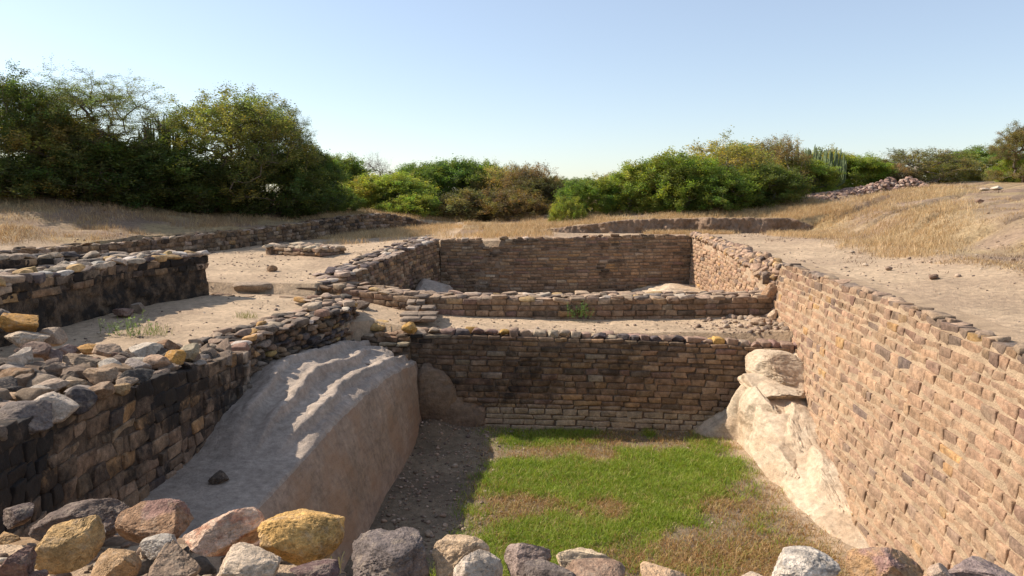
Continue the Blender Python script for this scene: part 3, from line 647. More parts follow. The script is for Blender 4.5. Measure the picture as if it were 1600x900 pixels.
rd_ = np.exp(-((tw - .52) / .085) ** 2) * .20 + np.exp(-((tw - .86) / .075) ** 2) * .22 - np.exp(-((tw - .70) / .05) ** 2) * .10 - np.exp(-((tw - .96) / .04) ** 2) * .05
q_ = n2(X * 1.3 - Y * .15, Y * .6 + 0 * X, .9, 5, 88) * 4.5; terr_ = (np.floor(q_) + sm(.55, .95, q_ - np.floor(q_))) / 4.5
Z = Z + lit * (.10 * terr_ + .055 * np.abs(n2(X, Y + 0 * X, 2.6, 4, 89)) - .02)
Pc = np.stack([X, Y + 0 * X, 0 * X], -1); 
def ledge(t, c, wd, hgt): return hgt * (sm(c - wd, c, t) - sm(c, c + .035, t))
tw2 = tv + .10 * n2(X * 1.2, Y + 0 * X, .6, 4, 187) - .012 * (Y - 13)
Z = Z + lit * (ledge(tw2, .40, .2, .13) + ledge(tw2, .64, .18, .17) + ledge(tw2, .86, .14, .13) + .020 * fbm(Pc * 5, 5, 188, .65) + .03 * np.abs(fbm(Pc * 2.2, 4, 189, .6)))
Z = Z + lit * (rd_ * .0 + .05 * n2(X, Y + 0 * X, 1.1, 5, 81)) + .02 * n2(X, Y + 0 * X, 2.0, 5, 82) + lit * .035 * np.abs(n2(X, Y + 0 * X, 3.5, 4, 83))
Z = Z - .03 * sm(.95, 1, tv) ** 2 * lit
step = sm(.46, .56, tv + .12 * n2(X, Y + 0 * X, .6, 2, 84)) * lit; Z = Z - .10 * step + .10 * lit
G[:, :nt_, 0] = X; G[:, :nt_, 2] = Z
fv = np.linspace(0, 1, nf_ + 1)[None, 1:]
ze = Z[:, -1][:, None]
Xf = ex[:, None] * (1 - fv ** .85) + fx[:, None] * fv ** .85 + .04 * lit * np.sin(np.minimum(fv, .25) / .25 * math.pi / 2)
Zf = ze * (1 - fv) + (-5.5) * fv
Xf = Xf + .05 * fbm(np.stack([Xf * .8, Y + 0 * Xf, Zf * 1.6], -1), 4, 85) * sm(0, .15, fv)
G[:, nt_:, 0] = Xf; G[:, nt_:, 2] = Zf
# horizontal chisel bands on the face and thin crack across
cr = np.exp(-((Y - 11.15 - .05 * n2(X[:, :1] * 0, Y * 1.0, 2, 3, 86)) / .02) ** 2); G[:, nt_:, 0] -= .05 * cr; G[:, :nt_, 2] -= .04 * cr * sm(.6, .8, tv)
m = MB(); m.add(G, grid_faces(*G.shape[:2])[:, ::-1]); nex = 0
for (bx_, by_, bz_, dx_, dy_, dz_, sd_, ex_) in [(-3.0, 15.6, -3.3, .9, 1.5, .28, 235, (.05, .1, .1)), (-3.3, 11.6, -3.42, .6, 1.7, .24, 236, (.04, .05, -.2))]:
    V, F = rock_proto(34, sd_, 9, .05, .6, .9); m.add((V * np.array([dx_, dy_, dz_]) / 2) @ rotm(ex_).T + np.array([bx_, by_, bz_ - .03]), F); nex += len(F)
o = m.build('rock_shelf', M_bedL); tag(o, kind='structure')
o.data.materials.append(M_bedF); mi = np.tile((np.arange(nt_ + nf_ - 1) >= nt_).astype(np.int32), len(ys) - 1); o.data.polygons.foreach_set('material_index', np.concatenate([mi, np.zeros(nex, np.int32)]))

# right: bedrock buttress under the wall
ys = axis([(6.0, 0), (16.45, .045)])
foot = np.interp(ys, [6, 9, 10, 11, 12, 13, 14, 15, 15.55, 15.75, 16.1, 16.45], [5.3, 5.05, 4.9, 4.78, 4.75, 4.78, 4.83, 4.85, 4.85, 4.55, 3.9, 3.45])
cz = np.interp(ys, [6, 9, 10.4, 12, 13.5, 14.5, 15.5, 16.0, 16.45], [-5.6, -5.45, -5.2, -4.85, -4.45, -4.1, -3.68, -3.42, -3.28])
cx = np.interp(ys, [8.6, 19.2], [RT[2][0], RT[-1][0]]) ; cx = 5.98 + .101 * (ys - 8.6) + .26 * 0
cx = cx - .26 * (-1.7 - cz) + .16
nv = 90; v = np.linspace(0, 1, nv)[None, :]; Y = ys[:, None]
prof = np.interp(v[0], [0, .12, .3, .5, .75, 1.0], [0, .30, .62, .80, .93, 1.0])
prof2 = np.interp(v[0], [0, .5, 1.0], [0, .5, 1.0])
cornr = sm(15.5, 16.2, Y)
steep = sm(13.2, 14.6, Y); pS = np.interp(v[0], [0, .12, .3, .5, .75, 1.0], [0, .42, .76, .95, 1.0, 1.0])
pf = (prof[None] * (1 - steep) + pS[None] * steep) * (1 - cornr) + prof2[None] * cornr
Z = -5.6 + (cz[:, None] + 5.6) * pf
xx = np.interp(v[0], [0, .12, .3, .5, .75, 1.0], [0, .07, .19, .38, .68, 1.0])
xS = np.interp(v[0], [0, .12, .3, .5, .75, 1.0], [0, .03, .08, .17, .55, 1.0])
X = foot[:, None] + (cx - foot)[:, None] * ((xx[None] * (1 - steep) + xS[None] * steep) * (1 - cornr) + v * cornr)
P3 = np.stack([X, Y + 0 * X, Z], -1)
big = fbm(P3 * np.array([.9, .7, 1.3]), 3, 90); med_ = fbm(P3 * np.array([2.2, 1.8, 4.5]), 4, 91)
strata = np.sin((Z * 1.6 - Y * .34 + .5 * big) * 6.5); 
edge = sm(0, .08, v) * sm(1.0, .93, v)
disp = .11 * big + .03 * med_ + .022 * fbm(P3 * 6, 4, 97, .6) + .10 * np.maximum(0, chunks(P3, (4.3, 8, -5.6), (6.4, 16.6, -3), 16, 7, (1, .5, 1.0), .5, .1, .0, .10)) - .02 * sm(.10, 0, np.abs(fbm(P3 * np.array([1.1, .7, 2.0]), 3, 99))) + 0 * .05 * sm(.2, .9, strata) * (1 - sm(.9, 1, strata) * 1.2)
q_ = fbm(P3 * np.array([.9, .6, 1.7]) + 5, 4, 98) * 4; terr_ = (np.floor(q_) + sm(.6, .95, q_ - np.floor(q_))) / 4; disp = disp + .02 * terr_
crk = np.exp(-((Z + 3.98 - .05 * np.sin(Y * 6) - .14 * (Y - 15.2)) / .045) ** 2) * sm(13.8, 14.4, Y)
crk2 = np.exp(-(((Y - 14.2) * .8 + (X - 5.3) * 1.2 + .25 * big) / .05) ** 2) * sm(-4.2, -4.6, Z) * sm(-5.1, -4.8, Z)
disp = disp - .16 * crk - .10 * crk2 + .12 * sm(-3.95, -3.75, Z) * sm(13.6, 14.6, Y) * (1 - cornr)
P3[..., 0] -= disp * edge * .8; P3[..., 2] += disp * edge * .6
m = MB(); m.add(P3, grid_faces(*P3.shape[:2])[:, ::-1])
for (bx_, by_, bz_, dx_, dy_, dz_, sd_, ex_) in [(5.86, 15.74, -3.64, 1.35, 1.4, .78, 221, (.05, .22, .1)), (5.68, 15.5, -3.98, 1.35, 1.8, .42, 222, (.04, .12, .2)), (5.62, 14.1, -4.78, 1.15, 3.2, 1.35, 216, (.24, .5, .08)), (5.62, 12.4, -5.12, 1.2, 3.6, 1.1, 216, (.12, .45, .0)), (5.28, 15.0, -4.55, .9, 1.5, 1.3, 211, (.1, .1, .1)), (5.1, 13.6, -4.95, .75, 1.9, .85, 214, (.1, .2, .05))]:
    V, F = rock_proto(44, sd_, 9, .03, .66, .92); m.add((V * np.array([dx_, dy_, dz_]) / 2) @ rotm(ex_).T + np.array([bx_, by_, bz_]), F)
o = m.build('rock_outcrop', M_bedR); tag(o, kind='structure')
def mound(name, cx_, cy_, cz_, rx, ry, rz, mat, seed, kind='structure', rough=.05):
    V, F = rock_proto(26, seed, 8, rough, .75, .98); m = MB(); m.add(V * np.array([rx, ry, rz]) + np.array([cx_, cy_, cz_]), F); o = m.build(name, mat); tag(o, kind=kind); return o
mound('rock_outcrop', 6.2, 27.3, -3.75, 2.0, 1.5, .72, M_bedR, 3, rough=.14)
mound('rock_outcrop', 6.4, 23.5, -3.8, 1.3, 2.6, .75, M_bedR, 8, rough=.1)
mound('rock_outcrop', -3.0, 26.2, -3.9, 1.1, 2.0, 1.2, M_bedL, 5)
M_bedD = bedrock_mat('brown_bedrock', (.27, .19, .125), (.20, .14, .095))
mound('rock_outcrop', -1.85, 16.62, -4.75, .62, .40, 1.1, M_bedD, 6, rough=.12)
mound('rock_outcrop', -1.25, 16.66, -5.0, .75, .38, .85, M_bedD, 11, rough=.12)
# the cut earth bank beyond the rear pool
xs = axis([(1.1, 0), (13.6, .04)]); vv = np.linspace(0, 1, 26); hb = np.interp(xs, [1.1, 2.5, 5, 9, 12, 13.6], [.12, .34, .62, .68, .66, .1])
prof_x = np.interp(vv, [0, .62, .72, 1], [0, .16, .30, 1.5]); prof_z = np.interp(vv, [0, .62, .72, 1], [-.25, .96, 1.0, .78])
G = np.zeros((len(xs), 26, 3)); G[..., 0] = xs[:, None]; yb_ = 31.15 + .3 * n2(xs, xs * 0, .45, 4, 11) + .012 * (xs - 6) ** 2 * (xs > 9)
G[..., 1] = yb_[:, None] + prof_x[None]; G[..., 2] = -1.36 + hb[:, None] * prof_z[None]
dn = fbm(G * np.array([1.7, 1.7, .9]), 5, 95, .6); bl = np.floor(vnoise(G * np.array([1.3, .3, 1.2]), 96) * 3) / 3
w_ = sm(0, .1, vv)[None] * sm(1, .8, vv)[None]; G[..., 1] -= (.46 * dn + .2 * bl) * w_; G[..., 2] += .10 * dn * w_
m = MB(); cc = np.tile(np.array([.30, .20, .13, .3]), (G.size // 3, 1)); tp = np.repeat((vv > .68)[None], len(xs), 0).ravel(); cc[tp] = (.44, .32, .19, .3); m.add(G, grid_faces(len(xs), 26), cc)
tag(m.build('earth_bank', M_ground), kind='structure')

# ------------------------------------------------------------------ loose stones
_hy = np.concatenate([np.arange(2.2, 20, .01), np.arange(20, 70, .03)])
def hit(px, py):
    r = ray(px, py); x = r[0] / r[1] * _hy; z = r[2] / r[1] * _hy
    g = ground_h(x, _hy); k = np.where(z <= g)[0]
    k = k[0] if len(k) else -1
    return np.array([x[k], _hy[k], z[k]])
def loose(label, px0, px1, py0, py1, col, seed, y=None, z=None, rot=None, deep=.8, cat='rock', name='rock', group=None, n=26, cuts=16, rough=.055, lo=.55, top=None, sink=.12, colf=None):
    pc = (px0 + px1) / 2
    if y is not None: b = aty(pc, py1, y)
    elif z is not None: b = atz(pc, py1, z)
    else: b = hit(pc, py1)
    d = b[1] * 1.02; w = (px1 - px0) / F_PX * d * 1.0; h = (py1 - py0) / F_PX * d * .97
    V, F = rock_proto(n, seed, cuts, rough, lo, .93)
    rr = np.random.default_rng(seed)
    X = V * np.array([w / 2, w * deep / 2, h * (1 + sink) / 2])
    if rot: 
        ca, sa = math.cos(rot), math.sin(rot); X = np.stack([X[:, 0] * ca - X[:, 2] * sa, X[:, 1], X[:, 0] * sa + X[:, 2] * ca], 1)
    C = np.ones((len(V), 4)); C[:, 3] = 0
    if top is not None:
        f = sm(.15, .6, fbm(V * 1.6 + seed, 3, seed) * .9 + V[:, 2] * .6)[:, None]
        C[:, :3] = C[:, :3] * (1 - f) + f * np.array(top) / np.array(col)
    if colf is not None: C[:, :3] *= colf(V)
    m = MB(); m.add(X, F, C); me = m.mesh(name); me.materials.append(M_loose)
    o = bpy.data.objects.new(name, me); COL.objects.link(o); gm = sum(col) / 3; o.color = tuple((c_ * .86 + gm * .14) * k_ for c_, k_ in zip(col, (1.28, 1.15, .97))) + (1,)
    o.location = (b[0], b[1] + w * deep * .35, b[2] + h * (1 - sink) / 2)
    tag(o, label, cat, group); return o

# bed of soil and chippings under the foreground stones, and the near wall below it
wall('near end wall of the pit, topped by the foreground boulders', [(5.7, 3.62, -2.02), (-.75, 3.62, -2.02), (-1.25, 4.3, -2.02), (-4.3, 4.3, -2.02)], 1, -5.4, ch=.2, ln=(.25, .45), bat=.02, thick=.6, pal=P_CROSS, n=3, rad=.018, amp=.015, jut=.02, seed=83)

GF = 'boulders lined along the near wall'
YEL = (.54, .34, .105)
def mottled(a, b, s, sc=3):
    return lambda V: 1 + (np.array(b) / np.array(a) - 1) * sm(-.05, .25, fbm(V * sc + s, 4, s))[:, None]
FR = [
 ('dark purple grey boulder at the left edge of the foreground row', -12, 50, 781, 828, (.11, .085, .085), 1, 4.1, dict()),
 ('wide flat dark brown basalt slab behind the foreground ochre boulder', 36, 180, 783, 850, (.13, .10, .09), 2, 4.0, dict(rot=.18, rough=.09)),
 ('rounded ochre boulder leaning right, second from the left in the foreground', 40, 148, 808, 893, (.43, .29, .125), 3, 3.55, dict(rot=.35, lo=.6)),
 ('small white and grey stone wedged between dark slab and red brown boulder', 137, 164, 810, 840, (.5, .46, .42), 4, 3.8, dict()),
 ('maroon brown rock cut by the bottom left corner', -22, 45, 845, 925, (.17, .105, .095), 5, 3.3, dict()),
 ('small maroon stone at the bottom left beside the ochre boulder', 40, 70, 880, 915, (.16, .10, .09), 6, 3.3, dict()),
 ('flat ochre brown stone at the left frame edge', -15, 26, 826, 852, (.40, .26, .12), 7, 3.9, dict()),
 ('big red brown boulder with a purple top and angular peak', 160, 288, 780, 864, (.29, .18, .11), 8, 3.8, dict(top=(.25, .15, .125), lo=.5, rot=-.12)),
 ('small round light grey speckled stone in front of the red brown boulder', 210, 271, 828, 872, (.38, .37, .36), 9, 3.5, dict(lo=.6, rough=.05)),
 ('squarish flat faced tan stone at the bottom of the foreground row', 126, 209, 855, 912, (.36, .24, .13), 10, 3.25, dict(lo=.6, rough=.03)),
 ('brown grey pointed boulder at the bottom, left of the cream one', 205, 318, 842, 925, (.26, .195, .15), 11, 3.25, dict(rot=.2)),
 ('large pinkish white boulder with sloping layered face', 272, 402, 792, 878, (.58, .43, .34), 12, 3.6, dict(rot=-.1, rough=.05, colf=mottled((.58, .43, .34), (.50, .28, .2), 4))),
 ('rough cream boulder at the bottom below the pinkish white one', 314, 434, 853, 930, (.50, .42, .34), 13, 3.2, dict(lo=.6)),
 ('large bright yellow sandstone boulder, tallest of the foreground row', 392, 536, 793, 893, YEL, 14, 3.55, dict(lo=.6, rough=.045)),
 ('low dark maroon rock at the bottom edge below the yellow boulder', 443, 530, 876, 920, (.12, .075, .08), 15, 3.2, dict()),
 ('large dark grey pitted boulder with a pale chip, near bottom centre', 527, 674, 836, 935, (.15, .13, .135), 16, 3.35, dict(lo=.6, rough=.08)),
 ('big pale tan blocky boulder right of the dark grey one', 669, 772, 829, 920, (.50, .38, .26), 17, 3.5, dict(lo=.6)),
 ('pale grey stone leaning against the pale tan block', 702, 790, 857, 930, (.43, .38, .34), 18, 3.25, dict()),
 ('purplish grey pointed boulder between two pale ones', 781, 868, 838, 905, (.25, .20, .195), 19, 3.45, dict(rot=.15)),
 ('rounded cream boulder right of the purplish grey one', 866, 982, 849, 915, (.55, .45, .32), 20, 3.4, dict(lo=.6, rough=.045)),
 ('low charcoal stone in front of the cream boulder', 815, 905, 877, 925, (.13, .11, .11), 21, 3.2, dict()),
 ('low red brown stone at the bottom edge beside the charcoal one', 880, 990, 884, 930, (.29, .195, .145), 22, 3.15, dict()),
 ('thin sliver of tan stone showing at the bottom edge', 1000, 1085, 888, 925, (.46, .32, .2), 23, 3.25, dict()),
 ('small tan stone top at the bottom edge left of the white grey boulder', 1150, 1208, 890, 925, (.44, .36, .28), 24, 3.25, dict()),
 ('white and grey marbled boulder near the bottom right', 1208, 1333, 861, 930, (.52, .49, .46), 25, 3.35, dict(lo=.6, colf=mottled((.52, .49, .46), (.30, .29, .29), 7, 4))),
 ('orange brown blocky boulder with purple top at the bottom right', 1340, 1462, 850, 930, (.35, .22, .11), 26, 3.4, dict(top=(.29, .18, .15), lo=.62)),
 ('small pinkish grey stone right of the orange brown boulder', 1452, 1500, 874, 920, (.38, .29, .24), 27, 3.4, dict()),
 ('flat purple grey stone at the bottom right corner', 1488, 1615, 879, 930, (.24, .19, .20), 28, 3.35, dict(lo=.6)),
]
for lab, a, b, c, d, col, sd_, yy, kw in FR:
    c += 12; b, a = b - .03 * (b - a), a + .03 * (b - a)
    loose(lab, a, b, c, d, col, sd_, y=yy, group=GF, cat='boulder', name='boulder', n=60, **{'deep': .85, 'cuts': 11, **{**kw, 'lo': kw.get('lo', .5) - .08}})
# chippings between them (nobody could count them)
m = MB(); rr = np.random.default_rng(9); n_ = 900
x = rr.uniform(-3.6, 3.6, n_); y = np.where(x < -.9, rr.uniform(2.6, 4.1, n_), rr.uniform(2.6, 3.5, n_)); z = ground_h(x, y)
s_ = rr.gamma(2, .012, n_) + .012
put_rocks(m, np.stack([x, y, z + s_ * .2], 1), np.stack([s_ * 2, s_ * 1.6, s_ * 1.2], 1), rr.uniform(-.5, .5, (n_, 3)) * np.array([1, 1, 6]), np.hstack([pick(P_RUB, n_, rr), np.zeros((n_, 1))]), 3)
tag(m.build('chippings', M_rub), 'scatter of small chippings and soil crumbs between the foreground boulders', 'gravel', kind='stuff')

GC = 'loose rubble on the near left wall'
CR = [
 ('big ochre yellow slab on top of the rubble stack at the left edge', -8, 56, 491, 521, (.45, .25, .06), 31, -1.95),
 ('dark grey stone peeking above the ochre slab at the left edge', -10, 15, 483, 502, (.14, .13, .13), 32, -1.9),
 ('pale grey flat slab directly under the ochre slab', -8, 60, 519, 543, (.40, .34, .28), 33, -2.1),
 ('tan grey angular stone right of the ochre slab, by the shaded ground', 55, 94, 513, 541, (.33, .27, .22), 34, -2.2),
 ('white angular block in the rubble stack at the left edge', 9, 45, 544, 574, (.44, .40, .37), 35, -2.15),
 ('dark reddish slab behind the white angular block', 20, 70, 536, 558, (.20, .14, .12), 36, -2.15),
 ('knobbly purple grey stone right of the reddish slab', 63, 93, 545, 570, (.20, .16, .17), 37, None),
 ('purplish flat stone touching the sunny sand at the back of the rubble', 77, 118, 539, 556, (.27, .20, .19), 38, None),
 ('small ochre yellow stone at the back edge of the rubble', 112, 150, 539, 555, (.44, .25, .07), 39, None),
 ('smooth rounded tan stone beside the small ochre one', 140, 183, 538, 562, (.42, .31, .23), 40, None),
 ('mottled white grey stone with a cleft at the back of the rubble', 191, 248, 537, 561, (.44, .41, .37), 41, None),
 ('dark brown slab tilted behind the yellow stone near the wall corner', 235, 275, 531, 553, (.20, .12, .07), 42, None),
 ('bright ochre stone near the corner of the rubble top', 246, 288, 545, 575, (.48, .27, .06), 43, None),
 ('grey green lichened stone at the wall edge right of the ochre one', 270, 306, 538, 566, (.30, .27, .20), 44, None),
 ('large white rounded block in the middle of the rubble', 149, 192, 560, 590, (.50, .47, .43), 45, None),
 ('grey and pink mottled stone right of the white rounded block', 190, 229, 560, 587, (.30, .27, .27), 46, None),
 ('flat reddish tan stone with a dark rim near the rubble edge', 219, 262, 556, 581, (.36, .25, .18), 47, None),
 ('flat black stone overhanging the edge of the near left wall', 175, 229, 578, 603, (.06, .058, .06), 48, None),
 ('tan wedge shaped stone left of the flat black stone', 126, 177, 578, 602, (.34, .24, .16), 49, None),
 ('rounded brown grey cobble at the wall edge below the black stone', 177, 209, 590, 610, (.28, .22, .17), 50, None),
 ('large black knobbly stone with white chips near the wall edge', 85, 141, 606, 645, (.075, .07, .08), 51, None),
 ('big white angular boulder, largest of the near left rubble', 23, 102, 617, 662, (.46, .41, .37), 52, None),
 ('dark grey cracked boulder at the left edge below the white one', -25, 65, 633, 680, (.15, .13, .13), 53, None),
 ('long tan grey slab lying behind the white angular boulder', 19, 92, 600, 624, (.34, .27, .22), 54, None),
 ('cream rounded stone between tan slab and black knobbly stone', 82, 126, 594, 614, (.42, .32, .22), 55, None),
 ('brown rounded stone beside the cobbles at the rubble edge', 130, 172, 600, 626, (.28, .20, .14), 56, None),
 ('small golden brown cobble at the rubble edge', 168, 199, 600, 619, (.33, .23, .12), 57, None),
 ('dark red stone cut by the left frame edge', -12, 21, 664, 695, (.17, .10, .09), 58, None),
 ('ochre and tan split stone at the left edge above the dark boulder', -10, 42, 615, 641, (.40, .28, .18), 59, None),
 ('flat dark layered stone behind the cream rounded stone', 40, 81, 587, 604, (.18, .155, .14), 60, None),
 ('long brown flat stone near the back of the rubble', 92, 138, 554, 569, (.26, .20, .15), 61, None),
 ('rusty brown block low in the rubble stack at the left edge', -10, 46, 576, 603, (.22, .14, .08), 62, None),
]
for lab, a, b, c, d, col, sd_, zz in CR:
    o = loose(lab, a, b, c, d, col, sd_, z=zz if zz else (-2.13 if c > 560 else -2.3), group=GC, cat='rubble stone', name='rubble_stone', n=22, deep=.9, rot=random.Random(sd_).uniform(-.15, .15))
# smaller fill of the same rubble: shared prototypes
protos = []
for k in range(12):
    V, F = rock_proto(20, 100 + k, 12, .06, .5, .9); m = MB(); C4 = np.ones((len(V), 4)); C4[:, 3] = 0; m.add(V * .5, F, C4)
    me = m.mesh('rubble_stone'); me.materials.append(M_loose); protos.append(me)
def scatter(label, cat, group, pts, zone, sizes, pal, seed, name='rubble_stone', flat=(.45, .75), lift=.18):
    r = np.random.default_rng(seed); cols = pick(pal, len(pts), r)
    for i, p in enumerate(pts):
        o = bpy.data.objects.new(name, protos[int(r.integers(12))]); COL.objects.link(o)
        s = sizes[i]; fl = r.uniform(*flat); o.scale = (s * r.uniform(.9, 1.3), s * r.uniform(.7, 1), s * fl)
        o.rotation_euler = (r.normal(0, .25), r.normal(0, .25), r.uniform(0, 6.28)); o.location = (p[0], p[1], p[2] + s * fl * lift)
        c_ = cols[i]; lum = c_.mean(); sat = c_[0] / c_[2]
        kw = 'ochre' if sat > 3 else 'nearly black' if lum < .085 else 'dark brown grey' if lum < .14 else 'reddish brown' if c_[1] / c_[0] < .66 and lum < .22 else 'brown' if lum < .215 else 'tan' if lum < .3 else 'pale'
        o.color = (*c_, 1); tag(o, label % kw + ' ' + zone[i], cat, group)
rr = np.random.default_rng(14); pts = []; zn = []; pC = Path(C_pts, 1)
for i in range(190):
    q = rr.uniform(.8, pC.L - .1); a = pC.at(np.array([q]))[0]; t, nn = pC.frame(np.array([q])); w = rr.uniform(.1, 2.1) * (1 - .35 * q / pC.L)
    p = a - nn[0] * w; zt = a[2] - .06 + .1 * math.sin(w * 1.6) + .03 * rr.normal(); pts.append((p[0], p[1], max(zt, gz(p[0], p[1]))))
    zn.append((['on the near left wall rim', 'mid top of near left wall', 'at the back of near left wall'][int(min(2, w / .7))]) + ', ' + ['at frame edge', 'left part', 'right part', 'near its corner'][int(min(3, q / pC.L * 4))])
scatter('small %s rubble stone', 'rubble stone', GC, pts, zn, rr.uniform(.14, .34, len(pts)), P_RUB, 15)
# the stacked courses behind, at the left frame edge
m = MB(); r_ = rr; C_, D_, E_ = [], [], []
for lv in range(5):
    for i in range(9):
        C_.append((-7.9 + i * .34 + r_.normal(0, .04), 9.3 + lv * .06 + r_.normal(0, .05) + .0 * i, -2.45 + lv * .135 - .08 * i * (lv > 2)))
        D_.append((r_.uniform(.3, .5), .5, .16)); E_.append((r_.normal(0, .06), r_.normal(0, .06), r_.normal(0, .2)))
put_rocks(m, C_, D_, E_, np.hstack([pick(P_DARK + [(3, (.33, .26, .2))], len(C_), r_), np.zeros((len(C_), 1))]), 6)
st = m.build('stone_stack', M_rub); tag(st, 'stacked courses of rubble stones at the left edge carrying the ochre slab', 'stone stack')

# single stones elsewhere
SR = [
 ('flat ochre sandstone block lying alone on the sand near the cross wall', 572, 609, 501, 519, (.50, .34, .13), 71, dict(lo=.62, rough=.02, deep=.8, cuts=8)),
 ('small dark pyramid shaped stone on the sand below the low cross wall', 551, 577, 470, 484, (.13, .10, .085), 72, dict()),
 ('dark oval stone lying on the shaded rock shelf', 324, 353, 737, 759, (.09, .075, .065), 73, dict(z=-3.64, lo=.6)),
 ('grey rounded stone at the foot of the black stained wall', 203, 223, 473, 490, (.24, .20, .17), 74, dict()),
 ('reddish slab leaning at the foot of the black stained wall', 172, 203, 482, 497, (.20, .13, .11), 75, dict()),
 ('small pale stone stuck at the foot of the black stained wall', 165, 179, 466, 476, (.3, .25, .2), 76, dict()),
 ('pale stone lying in front of the black stained wall near the left edge', 56, 71, 495, 504, (.3, .22, .17), 77, dict()),
 ('pale grey stone with flat top near the crest of the right slope', 1553, 1570, 290, 297, (.5, .47, .42), 78, dict()),
 ('small pale stone left of the flat topped one on the crest', 1534, 1549, 293, 298, (.45, .4, .35), 79, dict()),
 ('dark reddish stone on the upper right slope', 1527, 1539, 311, 318, (.17, .09, .07), 80, dict()),
 ('dark brown stone beside the path at the foot of the right slope', 1453, 1468, 428, 437, (.2, .13, .10), 81, dict()),
 ('small dark stone at the edge of the sandy path', 1385, 1397, 416, 423, (.22, .16, .13), 82, dict()),
 ('tiny bright white stone on the dry right slope', 1463, 1470, 390, 395, (.8, .78, .75), 83, dict()),
 ('large squared brown block sitting at the right end of the low cross wall', 1192, 1218, 442, 468, (.34, .215, .13), 84, dict(y=18.95, lo=.7, cuts=8, rough=.03)),
 ('dark rounded stone just above the squared block on the rubble capping', 1191, 1213, 424, 443, (.17, .13, .115), 85, dict(y=19.6, lo=.6)),
 ('whitish split stone at the right end of the bench', 1200, 1218, 484, 500, (.5, .4, .3), 86, dict()),
 ('flat tan slab on the bench near the tall right wall', 1172, 1200, 497, 508, (.38, .28, .2), 87, dict()),
 ('flat brown slab on the bench right of its middle', 1160, 1196, 483, 492, (.28, .2, .15), 88, dict()),
 ('long worn kerb stone laid across the left terrace', 357, 424, 441, 456, (.30, .24, .19), 89, dict(y=19.9, lo=.8, cuts=6, deep=.4, rough=.02)),
 ('brown lumpy stone on the sandy terrace in front of the rubble block', 415, 432, 414, 425, (.26, .18, .12), 90, dict()),
 ('yellow corner stone at the left end of the cross wall coping', 627, 652, 503, 522, (.50, .30, .07), 91, dict(y=16.55, lo=.6)),
]
for lab, a, b, c, d, col, sd_, kw in SR: loose(lab, a, b, c, d, col, sd_, **{'n': 18, **kw})
# steps between bench and low cross wall
T = empty('stone_steps', (-2.35, 18.2, -3.0)); tag(T, 'short flight of flat dark stone slabs at the left end of the bench', 'steps')
for i, (a, b, c, d, yy) in enumerate([(627, 682, 496, 503, 17.35), (627, 681, 486, 495, 17.8), (633, 680, 476, 485, 18.25), (634, 662, 467, 476, 18.65)]):
    p = aty((a + b) / 2, d, yy); w = (b - a) / F_PX * yy; m = MB()
    for j in range(2):
        blocks(m, [[p[0] + (j - .5) * w / 2, yy + .25 + rng.uniform(-.05, .05), p[2] + .035]], [[1, 0, 0]], [[0, -1, 0]], [[w / 2 - .01 + rng.uniform(-.06, .06), .5, .085]], [[*[(.26, .195, .14), (.20, .15, .11)][j], 0]], 6, .03, .2, .012, 120 + i * 2 + j)
    o = m.build('step', M_rub, T)

# scattered pebbles and clods over the sandy ground
m = MB(); r_ = np.random.default_rng(21); PX, PY = [], []
def region(n, fx, fy, dens=lambda x, y: np.ones_like(x)):
    x = r_.uniform(*fx, n); y = r_.uniform(*fy, n); k = r_.random(n) < dens(x, y); PX.append(x[k]); PY.append(y[k])
region(1000, (5.8, 12), (7, 31), lambda x, y: (x > xr_top(y) + .2) * (.35 + .65 * sm(0, .3, n2(x, y, .8, 3, 91))))
region(2600, (8, 20), (8, 34), lambda x, y: sm(-.2, .4, n2(x, y, .4, 3, 92)))
region(1000, (-9, -2), (9, 20), lambda x, y: .2 + .8 * sm(-.1, .4, n2(x, y, .8, 3, 93)))
region(1300, (-3, 6.9), (16.9, 18.8), lambda x, y: .15 + .85 * sm(3, 6.5, x))
region(1500, (-14, -3), (20, 30), lambda x, y: sm(-.2, .3, n2(x, y, .8, 3, 94)))
region(6000, (-2.2, 5.3), (8, 16.4), lambda x, y: .05 + .95 * sm(.8, -1.2, x))
region(110, (4.4, 6.8), (17.0, 18.8), lambda x, y: sm(4.2, 6.6, x)); nb_ = len(PX[-1])
x = np.concatenate(PX); y = np.concatenate(PY); z = ground_h(x, y); s_ = r_.gamma(1.3, .009, len(x)) + .010; s_ = np.minimum(s_, .09); s_[-nb_:] = r_.uniform(.04, .13, nb_)
put_rocks(m, np.stack([x, y, z + s_ * .25], 1), np.stack([s_ * 2, s_ * 1.6, s_ * 1.1], 1), r_.uniform(-.4, .4, (len(x), 3)) * np.array([1, 1, 7]),
          np.hstack([pick([(3, (.36, .26, .18)), (2, (.25, .18, .13)), (1, (.15, .11, .09)), (1, (.45, .35, .26))], len(x), r_), np.zeros((len(x), 1))]), 2)
tag(m.build('pebbles', M_rub), 'pebbles and clods scattered over the sandy paths, terraces and pit floor', 'gravel', kind='stuff')

